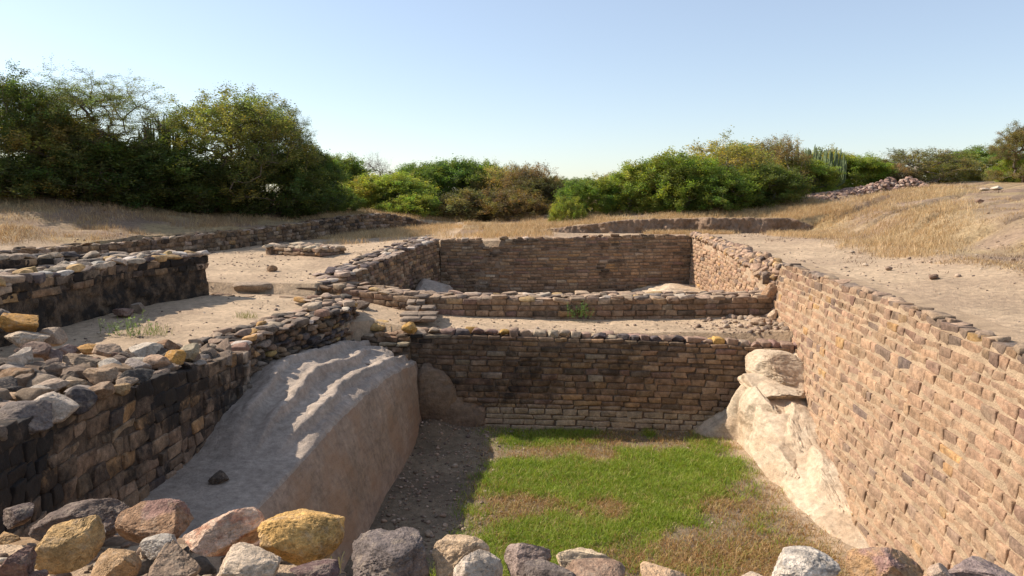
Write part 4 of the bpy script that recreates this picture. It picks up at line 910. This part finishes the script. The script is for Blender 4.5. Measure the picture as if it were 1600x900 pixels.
# ------------------------------------------------------------------ grasses
def blades(mb, B, h, w, lean, col, r):
    K = len(B)
    if K == 0: return
    az = r.uniform(0, 6.283, K); fa = r.uniform(0, 6.283, K)
    side = np.stack([np.cos(fa), np.sin(fa), 0 * fa], 1) * (w / 2)[:, None]; ld = np.stack([np.cos(az), np.sin(az), 0 * az], 1)
    up = np.array([0, 0, 1.0]); L = (lean * h)[:, None]
    mid = B + up * (h * .55)[:, None] + ld * L * .35; tip = B + up * (h * (1 - .3 * lean))[:, None] + ld * L
    V = np.stack([B - side, B + side, mid - side * .7, mid + side * .7, tip], 1).reshape(-1, 3)
    F = (np.array([[0, 1, 3], [0, 3, 2], [2, 3, 4]])[None] + (np.arange(K) * 5)[:, None, None]).reshape(-1, 3)
    mb.add(V, F, np.repeat(col, 5, axis=0))
def tufts(n, fx, fy, dens, hr, wr, lean, palette, seed, per=10, spread=.06, zoff=-.01, ybias=0):
    r = np.random.default_rng(seed); x = r.uniform(*fx, n); y = r.uniform(*fy, n); d = dens(x, y); k = r.random(n) < d
    x, y, d = x[k], y[k], d[k]; K = len(x); th = r.uniform(.6, 1.25, K)
    tc = pick(palette, K, r, .2)
    X = np.repeat(x, per) + r.normal(0, spread, K * per); Y = np.repeat(y, per) + r.normal(0, spread, K * per); Z = ground_h(X, Y) + zoff
    h = np.repeat(th, per) * r.uniform(*hr, K * per); w = r.uniform(*wr, K * per); ln_ = r.uniform(*lean, K * per)
    c = np.repeat(tc, per, axis=0) * r.uniform(.8, 1.2, (K * per, 1))
    return np.stack([X, Y, Z], 1), h, w, ln_, np.hstack([c, np.zeros((K * per, 1))]), r
# pit grass
def dgreen(x, y):
    n = n2(x, y, .75, 4, 101); n_b = n2(x, y, 1.7, 4, 106)
    g = sm(-.02, .42, n * 1.0 + n_b * .95 + .68 * np.exp(-((x - .9) / 2.4) ** 4 - ((y - 11.6) / 2.8) ** 4) - .07)
    g = np.maximum(g, sm(.08, .5, n * 1.1 + n_b * .9 + .56 * np.exp(-((x - 2.2) / 2.2) ** 4 - ((y - 13.6) / 1.1) ** 4) + .02))
    g = np.maximum(g, .8 * np.exp(-((x - .3) / 1.0) ** 2 - ((y - 15.75) / .45) ** 2))
    g = np.maximum(g, .6 * np.exp(-((x - 4.3) / .4) ** 2 - ((y - 15.2) / .5) ** 2)); g = np.maximum(g, .55 * np.exp(-((x - 4.4) / .25) ** 2 - ((y - 13.9) / .25) ** 2))
    g = g * sm(-1.0, -.1, x + .5 * sm(12, 9, y) + .4 * n) * sm(4.9, 4.2, x)
    right = sm(-.5, .8, x - (.9 + .92 * (y - 9.8)) + 1.2 * n)
    return np.clip(g * (1 - .88 * right), 0, 1)
m = MB()
B, h, w, l, c, r = tufts(30000, (-2.1, 5.0), (7.6, 16.4), lambda x, y: np.clip(dgreen(x, y), 0, 1), (.06, .16), (.006, .012), (.3, 1.0), [(4, (.23, .30, .035)), (3, (.17, .25, .03)), (2, (.31, .36, .06)), (.9, (.44, .37, .15))], 3, per=13, spread=.07)
blades(m, B, h, w, l, c, r)
tag(m.build('green_grass', M_grass, smooth=False), 'short bright green grass covering the middle of the pit floor', 'grass', kind='stuff')
m = MB()
def ddry(x, y): return np.clip((.22 + sm(-.4, .2, n2(x, y, .7, 4, 111)) * .8) * sm(-1.0, .2, x) * sm(5.0, 4.4, x) * (1 - .8 * dgreen(x, y)) * (.45 + .55 * sm(14, 12.5, y)), 0, 1)
B, h, w, l, c, r = tufts(21000, (-1.6, 5.1), (7.6, 16.4), ddry, (.05, .14), (.006, .011), (.5, 1.3), [(3, (.42, .27, .11)), (3, (.36, .20, .075)), (2, (.5, .36, .18)), (1.6, (.26, .25, .06))], 4, per=9, spread=.08)
blades(m, B, h, w, l, c, r)
tag(m.build('dry_grass', M_straw, smooth=False), 'thin brown and straw coloured grass around the green patch on the pit floor', 'grass', kind='stuff')
# straw grass on the banks
STRAW = [(5, (.56, .40, .21)), (3, (.48, .33, .175)), (2, (.62, .47, .27)), (1, (.37, .27, .15))]
STRAW2 = [(4, (.36, .24, .13)), (3, (.29, .19, .11)), (2, (.42, .29, .15))]
m = MB()
def d_right(x, y):
    px = x / y; a = sm(.66, .54, px); b = sm(20, 23, y) 
    return np.clip(a * (sm(-.12, .28, n2(x, y, .35, 3, 121) + .35 * np.exp(-((x - 14.5) / 3.0) ** 2 - ((y - 28) / 5.) ** 2)) * (x > 10.4 + .7 * n2(x, y, .5, 2, 122) - .05 * (y - 25)) * sm(18, 21, y - .7 * (x - 12))), 0, 1)
B, h, w, l, c, r = tufts(13000, (10, 24), (17, 42), d_right, (.12, .34), (.007, .014), (.3, .9), STRAW, 5, per=9, spread=.12); blades(m, B, h, w, l, c, r)
def d_r2(x, y): return np.clip(sm(-.15, .3, n2(x, y, .6, 4, 125)) * (x > 9.2 + .1 * (y - 8)), 0, 1) * .8
B, h, w, l, c, r = tufts(24000, (8.8, 20), (8, 30), d_r2, (.04, .14), (.006, .012), (.5, 1.3), STRAW2 + STRAW, 6, per=8, spread=.1); blades(m, B, h, w, l, c, r)
def d_bank(x, y): return np.clip(sm(-.45, .1, n2(x, y, .4, 3, 127)), 0, 1) * sm(31.5, 32.2, y)
B, h, w, l, c, r = tufts(8000, (.8, 15), (31.5, 37), d_bank, (.12, .34), (.008, .015), (.3, .9), STRAW, 7, per=9, spread=.14); blades(m, B, h, w, l, c, r)
B, h, w, l, c, r = tufts(1500, (5.5, 13), (30.2, 31.4), lambda x, y: sm(-.1, .3, n2(x, y, .6, 3, 129)), (.08, .26), (.008, .014), (.3, .9), STRAW, 8, per=9, spread=.12); blades(m, B, h, w, l, c, r)
def d_mid(x, y): return np.clip(sm(-.4, .1, n2(x, y, .4, 3, 131)), 0, 1) * ((x > -3.2) | (y > 34) | ((x > -8.0) & (y > 29.5)))
B, h, w, l, c, r = tufts(9500, (-9.5, 1.6), (29.3, 50), d_mid, (.12, .36), (.008, .016), (.3, .9), STRAW, 9, per=9, spread=.14); blades(m, B, h, w, l, c, r)
pLW = Path(LW, 1)
def d_left(x, y):
    yl = np.interp(x, [p[0] for p in LW], [p[1] for p in LW]); dd = y - yl
    return np.clip(sm(-.2, .3, n2(x, y, .5, 3, 135)) * sm(1.2, 3, dd) * sm(14, 11, dd), 0, 1)
B, h, w, l, c, r = tufts(24000, (-24, -4), (21, 50), d_left, (.07, .30), (.008, .015), (.3, 1.0), STRAW2 + STRAW2 + STRAW, 10, per=9, spread=.14); blades(m, B, h, w, l, c, r)
def d_scr(x, y):
    yl = np.interp(x, [p[0] for p in LW], [p[1] for p in LW]); dd = y - yl
    return np.clip(sm(.05, .3, n2(x, y, .7, 4, 137)) * sm(1.5, 4, dd), 0, 1) * (x < -4) + (x > 9) * (y > 9) * sm(.15, .35, n2(x, y, .8, 4, 139)) * .5
B, h, w, l, c, r = tufts(9000, (-24, 22), (9, 46), d_scr, (.04, .18), (.008, .018), (.4, 1.2), [(3, (.20, .13, .08)), (2, (.15, .10, .065)), (1, (.27, .2, .1))], 11, per=10, spread=.13); blades(m, B, h, w, l, c, r)
tag(m.build('straw_grass', M_straw, smooth=False), 'dry golden straw grass covering the banks and slopes around the ruins', 'dry grass', kind='stuff')

def weed(label, px, py, y, hgt, wid, n, col, seed, cat='weed', leafy=True, z=None):
    r = np.random.default_rng(seed); b = aty(px, py, y); 
    if z is None: b = hit(px, py)
    T = empty('weed', tuple(b)); tag(T, label, cat); st = MB(); lf = MB()
    for i in range(n):
        s0 = np.array([r.normal(0, wid * .35), r.normal(0, wid * .2), -.02]); h = hgt * r.uniform(.45, 1.05); dirn = np.array([r.normal(0, .35), r.normal(0, .25), 1.0]); dirn /= np.linalg.norm(dirn)
        k = 7; q = s0 + dirn * np.linspace(0, h, k)[:, None] + np.array([1, 0, -.4]) * (np.linspace(0, 1, k) ** 2)[:, None] * h * r.normal(0, .15)
        V = np.concatenate([q + np.array([.003, 0, 0]), q - np.array([.003, 0, 0])]); F = np.array([[j, j + 1, j + 1 + k, j + k] for j in range(k - 1)])
        st.add(V + b, F, (*(np.array(col) * .8), 0))
        if leafy:
            for j in range(16):
                f = r.uniform(.1, 1); c0 = s0 + dirn * h * f; a = r.uniform(0, 6.28); d1 = np.array([math.cos(a), math.sin(a), r.uniform(.1, .9)]); d1 /= np.linalg.norm(d1); L = hgt * r.uniform(.07, .14); sd2 = np.cross(d1, [0, 0, 1]) * L * .25
                lf.add(np.array([c0, c0 + d1 * L * .5 + sd2, c0 + d1 * L, c0 + d1 * L * .5 - sd2]) + b, np.array([[0, 1, 2, 3]]), (*(np.array(col) * r.uniform(.7, 1.3)), 0))
    st.build('stem', M_grass, T, False)
    if leafy: lf.build('leaves', M_leaf, T, False)
G_ = (.16, .22, .07)
weed('tall spiky green weed growing out of the shaded terrace beside the black stained wall', 205, 524, 13, .5, .75, 22, G_, 1)
weed('small upright green weed left of the tall spiky one, on the shaded terrace', 180, 522, 13, .33, .2, 7, (.15, .22, .06), 2)
weed('thin yellow green grass tuft in front of the spiky weed on the shaded terrace', 238, 524, 13, .26, .5, 60, (.32, .33, .14), 3, 'grass tuft', False)
weed('small yellow green grass tuft on the sunlit terrace', 383, 497, 15, .16, .35, 70, (.32, .31, .13), 4, 'grass tuft', False)
weed('leafy green weed sprouting from the face of the low cross wall', 906, 496, 18.72, .46, .45, 22, (.12, .20, .06), 5, z=1)
weed('thin dry forked twig weed beside the yellow boulder', 524, 893, 3.4, .17, .05, 5, (.40, .33, .2), 6, 'dry weed', False, z=1)
for i, (px, py, lab) in enumerate([(1011, 452, 'right of the middle'), (948, 454, 'near the middle')]): weed('small tuft of green grass inside the rear pool ' + lab, px, py, 26, .2, .5, 50, (.22, .25, .06), 20 + i, 'grass tuft', False)

# ------------------------------------------------------------------ trees and bushes
def tube(mb, a, b, ra, rb, col, k=5):
    d = b - a; L = np.linalg.norm(d)
    if L < 1e-5: return
    d = d / L; s = np.cross(d, [0.3, .9, .2]); s /= np.linalg.norm(s); t = np.cross(d, s); an = np.arange(k) * 2 * math.pi / k
    ring = np.cos(an)[:, None] * s + np.sin(an)[:, None] * t
    V = np.concatenate([a + ring * ra, b + ring * rb]); F = np.array([[i, (i + 1) % k, (i + 1) % k + k, i + k] for i in range(k)]); mb.add(V, F, (*col, 0))
def leaves(mb, C, L, wr, colr, r, up=.35):
    K = len(C); d = r.normal(size=(K, 3)); d[:, 2] = np.abs(d[:, 2]) * up + d[:, 2] * .35; d /= np.linalg.norm(d, axis=1, keepdims=True)
    s = np.cross(d, r.normal(size=(K, 3))); s /= np.linalg.norm(s, axis=1, keepdims=True); L = L[:, None]
    V = np.stack([C - d * L * .5, C + s * L * wr * .5, C + d * L * .5, C - s * L * wr * .5], 1).reshape(-1, 3)
    F = (np.arange(K) * 4)[:, None] + np.arange(4)[None]; mb.add(V, F, np.repeat(colr, 4, axis=0))
def plant(kind, seed):
    r = np.random.default_rng(seed)
    H, R, NC, per, ls, sig, sparse = dict(tree=(5.2, 3.2, 500, 115, .08, .23, .42), feather=(5.2, 3.4, 480, 130, .065, .22, .5), bush=(2.6, 2.1, 330, 140, .08, .2, .42), low=(1.5, 1.6, 190, 130, .07, .17, .15), bare=(2.6, 2.0, 150, 0, .05, .2, .5), dry=(2.4, 2.0, 300, 80, .06, .2, .3))[kind]
    low0 = .18 if kind in ('tree', 'feather') else .04
    cl = []; ph = r.uniform(0, 50)
    while len(cl) < NC:
        z = r.uniform(low0 * .6, 1.0); a = r.uniform(0, 6.283); rz = math.sqrt(max(0, 1 - ((z - .42) / .60) ** 2)) if z > .42 else (.80 + .2 * z / .42)
        lump = 1 + .33 * float(vnoise(np.array([[math.cos(a) * 1.4 + ph, math.sin(a) * 1.4, z * 2.3]]), seed)[0]) * 1.2
        rad = (r.uniform(.18, 1) ** .5) * rz * lump * R; p = np.array([math.cos(a) * rad, math.sin(a) * rad, z * H * (1 + .10 * (lump - 1))])
        if float(vnoise((p * (2.2 / R) + ph)[None], seed + 1)[0]) < -.28: continue
        cl.append(p)
    for k in range(int(NC * sparse)):            # twigs that stick out of the outline
        a = r.uniform(0, 6.283); z = r.uniform(.6, 1.0); rad = R * r.uniform(.2, 1.02) * math.sqrt(max(.02, 1 - (z - .2) ** 2)); cl.append(np.array([math.cos(a) * rad, math.sin(a) * rad, H * (z + r.uniform(.0, .26) * (1 - rad / R * .5))]))
    cl = np.array(cl); order = np.argsort(np.linalg.norm(cl * [1, 1, .8], axis=1)); nodes = [np.array([0., 0, -.15])]; par = [-1]
    nst = 4 if kind != 'tree' else 3
    for i in range(nst):
        a = r.uniform(0, 6.28); nodes.append(np.array([math.cos(a) * .25 * R * .5, math.sin(a) * .25 * R * .5, H * .18])); par.append(0)
    ends = []
    for ci in order:
        c = cl[ci]; N = np.array(nodes); dist = np.linalg.norm(N - c, axis=1) + .35 * np.linalg.norm(N, axis=1) * 0 + 3 * (N[:, 2] > c[2] + .15) + .5 * (np.arange(len(N)) == 0)
        j = int(np.argmin(dist)); a = N[j]; L = np.linalg.norm(c - a); k = max(1, int(L / .35)); pj = j
        for q in range(1, k + 1):
            f = q / k; p = a * (1 - f) + c * f + np.array([0, 0, .10 * L * math.sin(f * math.pi)]) + r.normal(0, .025, 3) * (q < k); nodes.append(p); par.append(pj); pj = len(nodes) - 1
        ends.append((pj, ci))
    cnt = np.zeros(len(nodes))
    for e, _ in ends:
        while e != -1: cnt[e] += 1; e = par[e]
    br = MB(); bc = (.16, .125, .095) if kind not in ('bare', 'dry') else (.26, .22, .19)
    for i in range(1, len(nodes)):
        ra = .0065 * math.sqrt(max(cnt[par[i]], 1)) + .003; rb = .0065 * math.sqrt(max(cnt[i], 1)) + .002
        if cnt[i] == 1: rb = .004; ra = min(ra, .012)
        tube(br, nodes[par[i]], nodes[i], ra, rb, bc, 5 if cnt[i] > 6 else 3)
    lf = MB()
    for e, ci in ends:
        c = cl[ci]; pa = nodes[par[e]] if par[e] >= 0 else c * 0; out = c - pa; out = out / (np.linalg.norm(out) + 1e-6) + np.array([c[0], c[1], .3 * H * .2]) / (np.linalg.norm(c) + 1e-6) * .8; out /= np.linalg.norm(out)
        twig = r.integers(3, 6)
        shade = r.uniform(.55, 1.4); hue = np.array([1 + r.uniform(-.16, .3), 1, 1 + r.uniform(-.3, .2)]) * shade
        pts_ = []
        for t_ in range(twig):
            d = out + r.normal(0, .55, 3) + np.array([0, 0, .12]); 
            if kind == 'feather': d[2] *= .35
            d /= np.linalg.norm(d); Lt = sig * r.uniform(1.2, 2.4) * (1.5 if kind == 'feather' else 1)
            tube(br, c, c + d * Lt, .0035, .0015, bc, 3)
            if kind == 'bare':
                for q in range(3): e2 = c + d * Lt * r.uniform(.3, .9); tube(br, e2, e2 + (d + r.normal(0, .6, 3)) * .22, .003, .001, bc, 3)
            if per:
                f = r.uniform(0, 1.05, per // twig + 1)[:, None]; pts_.append(c + d * Lt * f + r.normal(0, sig * (.28 if kind in ('feather', 'dry') else .42), (len(f), 3)))
        if per:
            Q = np.concatenate(pts_); K = len(Q); co = np.hstack([hue[None] * r.uniform(.75, 1.25, (K, 1)), np.zeros((K, 1))])
            yl = r.random(K) < .05; co[yl, :3] *= np.array([1.7, 1.25, .8])
            leaves(lf, Q, ls * r.uniform(.7, 1.4, K), .5 if kind != 'feather' else .3, co, r)
    bm_ = br.mesh('trunk'); bm_.materials.append(M_bark)
    lm = None
    if per: lm = lf.mesh('foliage', False); lm.materials.append(M_leaf)
    return bm_, lm, H, R
PR = {}
def place_plant(kind, var, label, px, top, base, wpx, y, tint, group, cat='bush', name=None, rise=0, squash=.75):
    if (kind, var) not in PR: PR[(kind, var)] = plant(kind, 500 + 31 * var + len(kind))
    bm_, lm, H, R = PR[(kind, var)]
    x = ray(px, base)[0] / ray(px, base)[1] * y; z0 = gz(x, y) - .1; zt = aty(px, top, y)[2]; h = max(zt - z0, .5) ; w = wpx / F_PX * y * (1.2 if kind in ('bush', 'low', 'dry') else 1.0)
    name = name or dict(tree='acacia_tree', feather='acacia_tree', bush='bush', low='bush', bare='bare_bush', dry='bush')[kind]
    T = empty(name, (x, y, z0)); tag(T, label, cat, group); T.rotation_euler = (0, 0, (px * 7.3 + var) % 6.28)
    sx = w / (2 * R); T.scale = (sx, sx, h / (H * 1.13)) 
    a = bpy.data.objects.new('trunk', bm_); COL.objects.link(a); a.parent = T
    if lm:
        b = bpy.data.objects.new('foliage', lm); COL.objects.link(b); b.parent = T; q_ = 1.0 if group == GL else 1.18; b.color = (tint[0] * 1.66 * q_, tint[1] * 1.46 * q_, tint[2] * 1.35 * q_) + (1,)
    return T
DG, MG, LG, YG, OL, BR, BG = (.052, .084, .028), (.075, .125, .03), (.125, .178, .045), (.20, .24, .045), (.12, .135, .05), (.105, .088, .05), (.10, .14, .075)
GL, GM, GR = 'trees and bushes on the left bank', 'bushes in the middle distance', 'bushes on the right bank'
V_ = [
 ('tree', 0, 'dense dark green tree cut by the left frame edge, tallest on the left bank', 10, 122, 305, 210, 30.5, DG, GL, 'tree'),
 ('feather', 0, 'feathery thorn tree with wide flat sprays against the sky, left of the cactus', 150, 128, 315, 280, 33, (.085, .12, .05), GL, 'tree'),
 ('bush', 0, 'olive yellow bush in front of the feathery thorn tree', 95, 190, 318, 170, 31.5, OL, GL, 'bush'),
 ('tree', 1, 'broad rounded thorn tree right of the cactus, with light green top', 375, 154, 335, 240, 36, (.11, .14, .05), GL, 'tree'),
 ('feather', 1, 'slim feathery tree at the right end of the left grove with a branch reaching over', 440, 168, 338, 120, 38, (.075, .105, .045), GL, 'tree'),
 ('bush', 1, 'dark bush low under the feathery thorn tree', 175, 225, 330, 190, 32.5, DG, GL, 'bush'),
 ('bush', 2, 'very dark bush below the cactus clump', 262, 235, 338, 170, 34, DG, GL, 'bush'),
 ('low', 0, 'low dark shrub at the foot of the left edge tree', 35, 250, 315, 150, 30, DG, GL, 'shrub'),
 ('low', 1, 'low shrub with drooping twigs beneath the broad rounded tree', 330, 262, 342, 150, 35, (.06, .09, .03), GL, 'shrub'),
 ('bush', 0, 'dark bush filling the gap beneath the slim feathery tree', 425, 245, 342, 150, 37, DG, GL, 'bush'),
 ('bush', 3, 'dark green bush at the right end of the left grove', 487, 240, 335, 80, 39, (.06, .10, .03), GL, 'bush'),
 ('low', 2, 'small round shrub just right of the left grove', 515, 290, 335, 70, 41, MG, GL, 'shrub'),
 ('bush', 1, 'mid green bush standing behind the end of the long retaining wall', 528, 250, 332, 95, 48, MG, GM, 'bush'),
 ('bare', 0, 'leafless grey twiggy bush against the sky in the middle distance', 583, 250, 310, 85, 52, BR, GM, 'bare bush'),
 ('low', 3, 'yellow green shrub above the long retaining wall', 548, 280, 330, 85, 45, (.16, .19, .05), GM, 'shrub'),
 ('bush', 2, 'bright light green bush, most vivid left of the centre', 610, 275, 336, 115, 46, LG, GM, 'bush'),
 ('bush', 3, 'rounded mid green bush right of the vivid light green one', 655, 264, 325, 100, 50, MG, GM, 'bush'),
 ('low', 0, 'light green low shrub hugging the grass slope below the rounded bush', 645, 304, 338, 80, 44, LG, GM, 'shrub'),
 ('bush', 0, 'dark leafy bush with twiggy crown left of the brownish ones', 705, 257, 330, 105, 51, (.065, .115, .035), GM, 'bush'),
 ('bush', 1, 'tall green bush with thin stems sticking up near the centre', 745, 259, 330, 90, 52, MG, GM, 'bush'),
 ('dry', 0, 'olive brown bush with bare twig tips right of the tall green one', 790, 263, 338, 100, 50, (.15, .15, .06), GM, 'bush'),
 ('dry', 1, 'rusty brown thorny bush at the rim of the gully', 828, 262, 345, 85, 48, BR, GM, 'bush'),
 ('bush', 2, 'dark brown green bush shading the gully', 840, 280, 352, 80, 47, (.06, .065, .035), GM, 'bush'),
 ('low', 1, 'dark undergrowth shrub on the slope left of the gully', 745, 300, 345, 120, 46, (.08, .085, .045), GM, 'shrub'),
 ('low', 2, 'brown undergrowth shrub just above the gully', 800, 300, 352, 100, 45, (.09, .08, .045), GM, 'shrub'),
 ('tree', 2, 'hazy grey green tree far away in the gap above the gully', 903, 280, 325, 65, 75, BG, GM, 'tree'),
 ('tree', 1, 'faint distant tree just left of the hazy grey green one', 868, 278, 330, 60, 70, (.10, .125, .07), GM, 'tree'),
 ('low', 3, 'bright yellow green leafy shrub hanging at the left end of the right bank', 884, 312, 342, 45, 34.2, (.11, .15, .035), GR, 'shrub'),
 ('bush', 3, 'green bush behind the bright yellow green shrub', 925, 285, 336, 100, 37, MG, GR, 'bush'),
 ('dry', 2, 'olive twiggy bush with dry tips above the left part of the cut bank', 960, 273, 330, 90, 40, (.14, .145, .055), GR, 'bush'),
 ('bush', 0, 'vivid green bush above the middle of the cut bank', 1005, 262, 336, 110, 37, LG, GR, 'bush'),
 ('bush', 1, 'large green bush with twiggy outline, second tallest on the right bank', 1062, 246, 338, 120, 36.5, (.10, .15, .035), GR, 'bush'),
 ('dry', 0, 'large yellow olive bush forming the rounded crest of the right bank', 1130, 226, 334, 150, 39, (.145, .155, .05), GR, 'bush'),
 ('bush', 2, 'dark green leafy bush low in front of the yellow olive crest', 1120, 268, 338, 110, 36, MG, GR, 'bush'),
 ('bush', 3, 'dark bush at the right foot of the yellow olive crest', 1185, 262, 332, 115, 37, (.07, .10, .03), GR, 'bush'),
 ('dry', 1, 'brownish twiggy bush sticking up beside the right cactus clump', 1215, 222, 320, 80, 41, (.12, .115, .06), GR, 'bush'),
 ('bush', 0, 'bright green bush below the right cactus clump', 1245, 255, 312, 110, 42, LG, GR, 'bush'),
 ('bush', 1, 'bright green bush behind the rubble heap', 1318, 246, 302, 110, 46, (.12, .18, .04), GR, 'bush'),
 ('bush', 2, 'grassy green bush between rubble heap and cactus clump', 1285, 240, 305, 90, 46, (.14, .17, .05), GR, 'bush'),
 ('dry', 1, 'dark olive flat topped bush beyond the right end of the rubble heap', 1432, 238, 300, 140, 48, (.085, .095, .045), GR, 'bush'),
 ('low', 0, 'grey brown leafless looking shrub at the right end of the rubble heap', 1400, 262, 295, 60, 46, (.11, .10, .07), GR, 'shrub'),
 ('bush', 3, 'feathery green thorn bush far off between flat topped bush and right edge', 1530, 236, 292, 110, 52, (.09, .14, .05), GR, 'bush'),
 ('tree', 0, 'brown green tree rising at the right frame edge', 1602, 198, 290, 110, 40, (.10, .10, .05), GR, 'tree'),
 ('low', 1, 'bright green shrub below the tree at the right frame edge', 1590, 245, 292, 60, 41, (.13, .19, .04), GR, 'shrub'),
 ('dry', 2, 'thin dry bush behind the flat topped bush on the right skyline', 1375, 252, 292, 70, 50, (.13, .12, .07), GR, 'bush'),
 ('low', 2, 'low olive shrub filling the gap left of the feathery far bush', 1487, 252, 292, 80, 50, OL, GR, 'shrub'),
 ('bush', 1, 'dark green bush seen behind the large twiggy one on the right bank', 1165, 232, 320, 100, 44, (.06, .12, .05), GR, 'bush'),
]
for kind, var, lab, px, top, base, wpx, yy, tint, grp, cat in V_:
    place_plant(kind, var, lab, px, top, base, wpx, yy, tint, grp, cat, name={'tree': 'acacia_tree', 'bush': 'bush', 'shrub': 'shrub', 'bare bush': 'bare_bush'}[cat])
def cactus(label, px, top, base, wpx, y, n, seed, col):
    r = np.random.default_rng(seed); x = ray(px, base)[0] / ray(px, base)[1] * y; z0 = gz(x, y) - .1; H = aty(px, top, y)[2] - z0; W = wpx / F_PX * y
    T = empty('cactus', (x, y, z0)); tag(T, label, 'cactus', None)
    for s in range(n):
        m = MB(); a = r.uniform(0, 6.28); rad = W / 2 * math.sqrt(r.random()); b = np.array([math.cos(a) * rad, math.sin(a) * rad * .7, 0]); h = H * r.uniform(.72, 1.0) * (1 - .25 * (rad / (W / 2)) ** 2)
        k = 10; lean = r.normal(0, .035, 2); an = np.arange(10) * 2 * math.pi / 10; rr_ = r.uniform(.035, .055); rings = []
        for i in range(k + 1):
            f = i / k; q = b * (.55 + .45 * min(1, f * 3)) + np.array([lean[0] * h * f, lean[1] * h * f, h * f]); R_ = rr_ * (1 + .12 * math.sin(i * 2.2 + s)) * (1 if i < k else .25)
            rb = R_ * (1 + .28 * (np.arange(10) % 2)); rings.append(q + np.stack([np.cos(an) * rb, np.sin(an) * rb, 0 * an], 1))
        G = np.array(rings); G = np.concatenate([G, G[:, :1]], 1); m.add(G + np.array([x, y, z0]), grid_faces(k + 1, 11), (*(np.array(col) * r.uniform(.8, 1.2)), 0)); m.build('stem', M_bark, T, False)
cactus('clump of tall dark columnar cactus stems rising between the trees on the left bank', 258, 170, 325, 85, 35.2, 60, 3, (.085, .12, .06))
cactus('clump of green columnar cactus stems on the crest of the right bank', 1262, 222, 305, 120, 43.0, 70, 4, (.15, .19, .09))

# rubble heap on the right slope
r_ = np.random.default_rng(31); m = MB(); C_, D_, E_ = [], [], []
L0, L1 = hit(1232, 312), hit(1440, 300)
for i in range(900):
    f = r_.random(); px = 1228 + 215 * f; topf = np.interp(px, [1228, 1290, 1340, 1395, 1420, 1445], [.05, .1, .22, .62, .5, .08]); yb = np.interp(px, [1228, 1445], [38.5, 42]); dpt = r_.normal(0, .8)
    x = ray(px, 300)[0] / ray(px, 300)[1] * yb; y = yb + dpt; z = gz(x, y) + topf * math.exp(-(dpt / 1.0) ** 2) * r_.uniform(.75, 1.0); s = r_.uniform(.14, .36)
    C_.append((x, y, z)); D_.append((s, s * .8, s * .6)); E_.append(tuple(r_.uniform(-.6, .6, 3) * np.array([1, 1, 5])))
put_rocks(m, C_, D_, E_, np.hstack([pick([(4, (.36, .23, .17)), (3, (.28, .18, .14)), (1, (.42, .32, .25)), (1, (.18, .13, .11))], 900, r_), np.zeros((900, 1))]), 4)
hp = m.build('rubble_heap', M_rub); tag(hp, 'long heap of reddish broken stones in front of the bushes on the right slope', 'rubble heap')
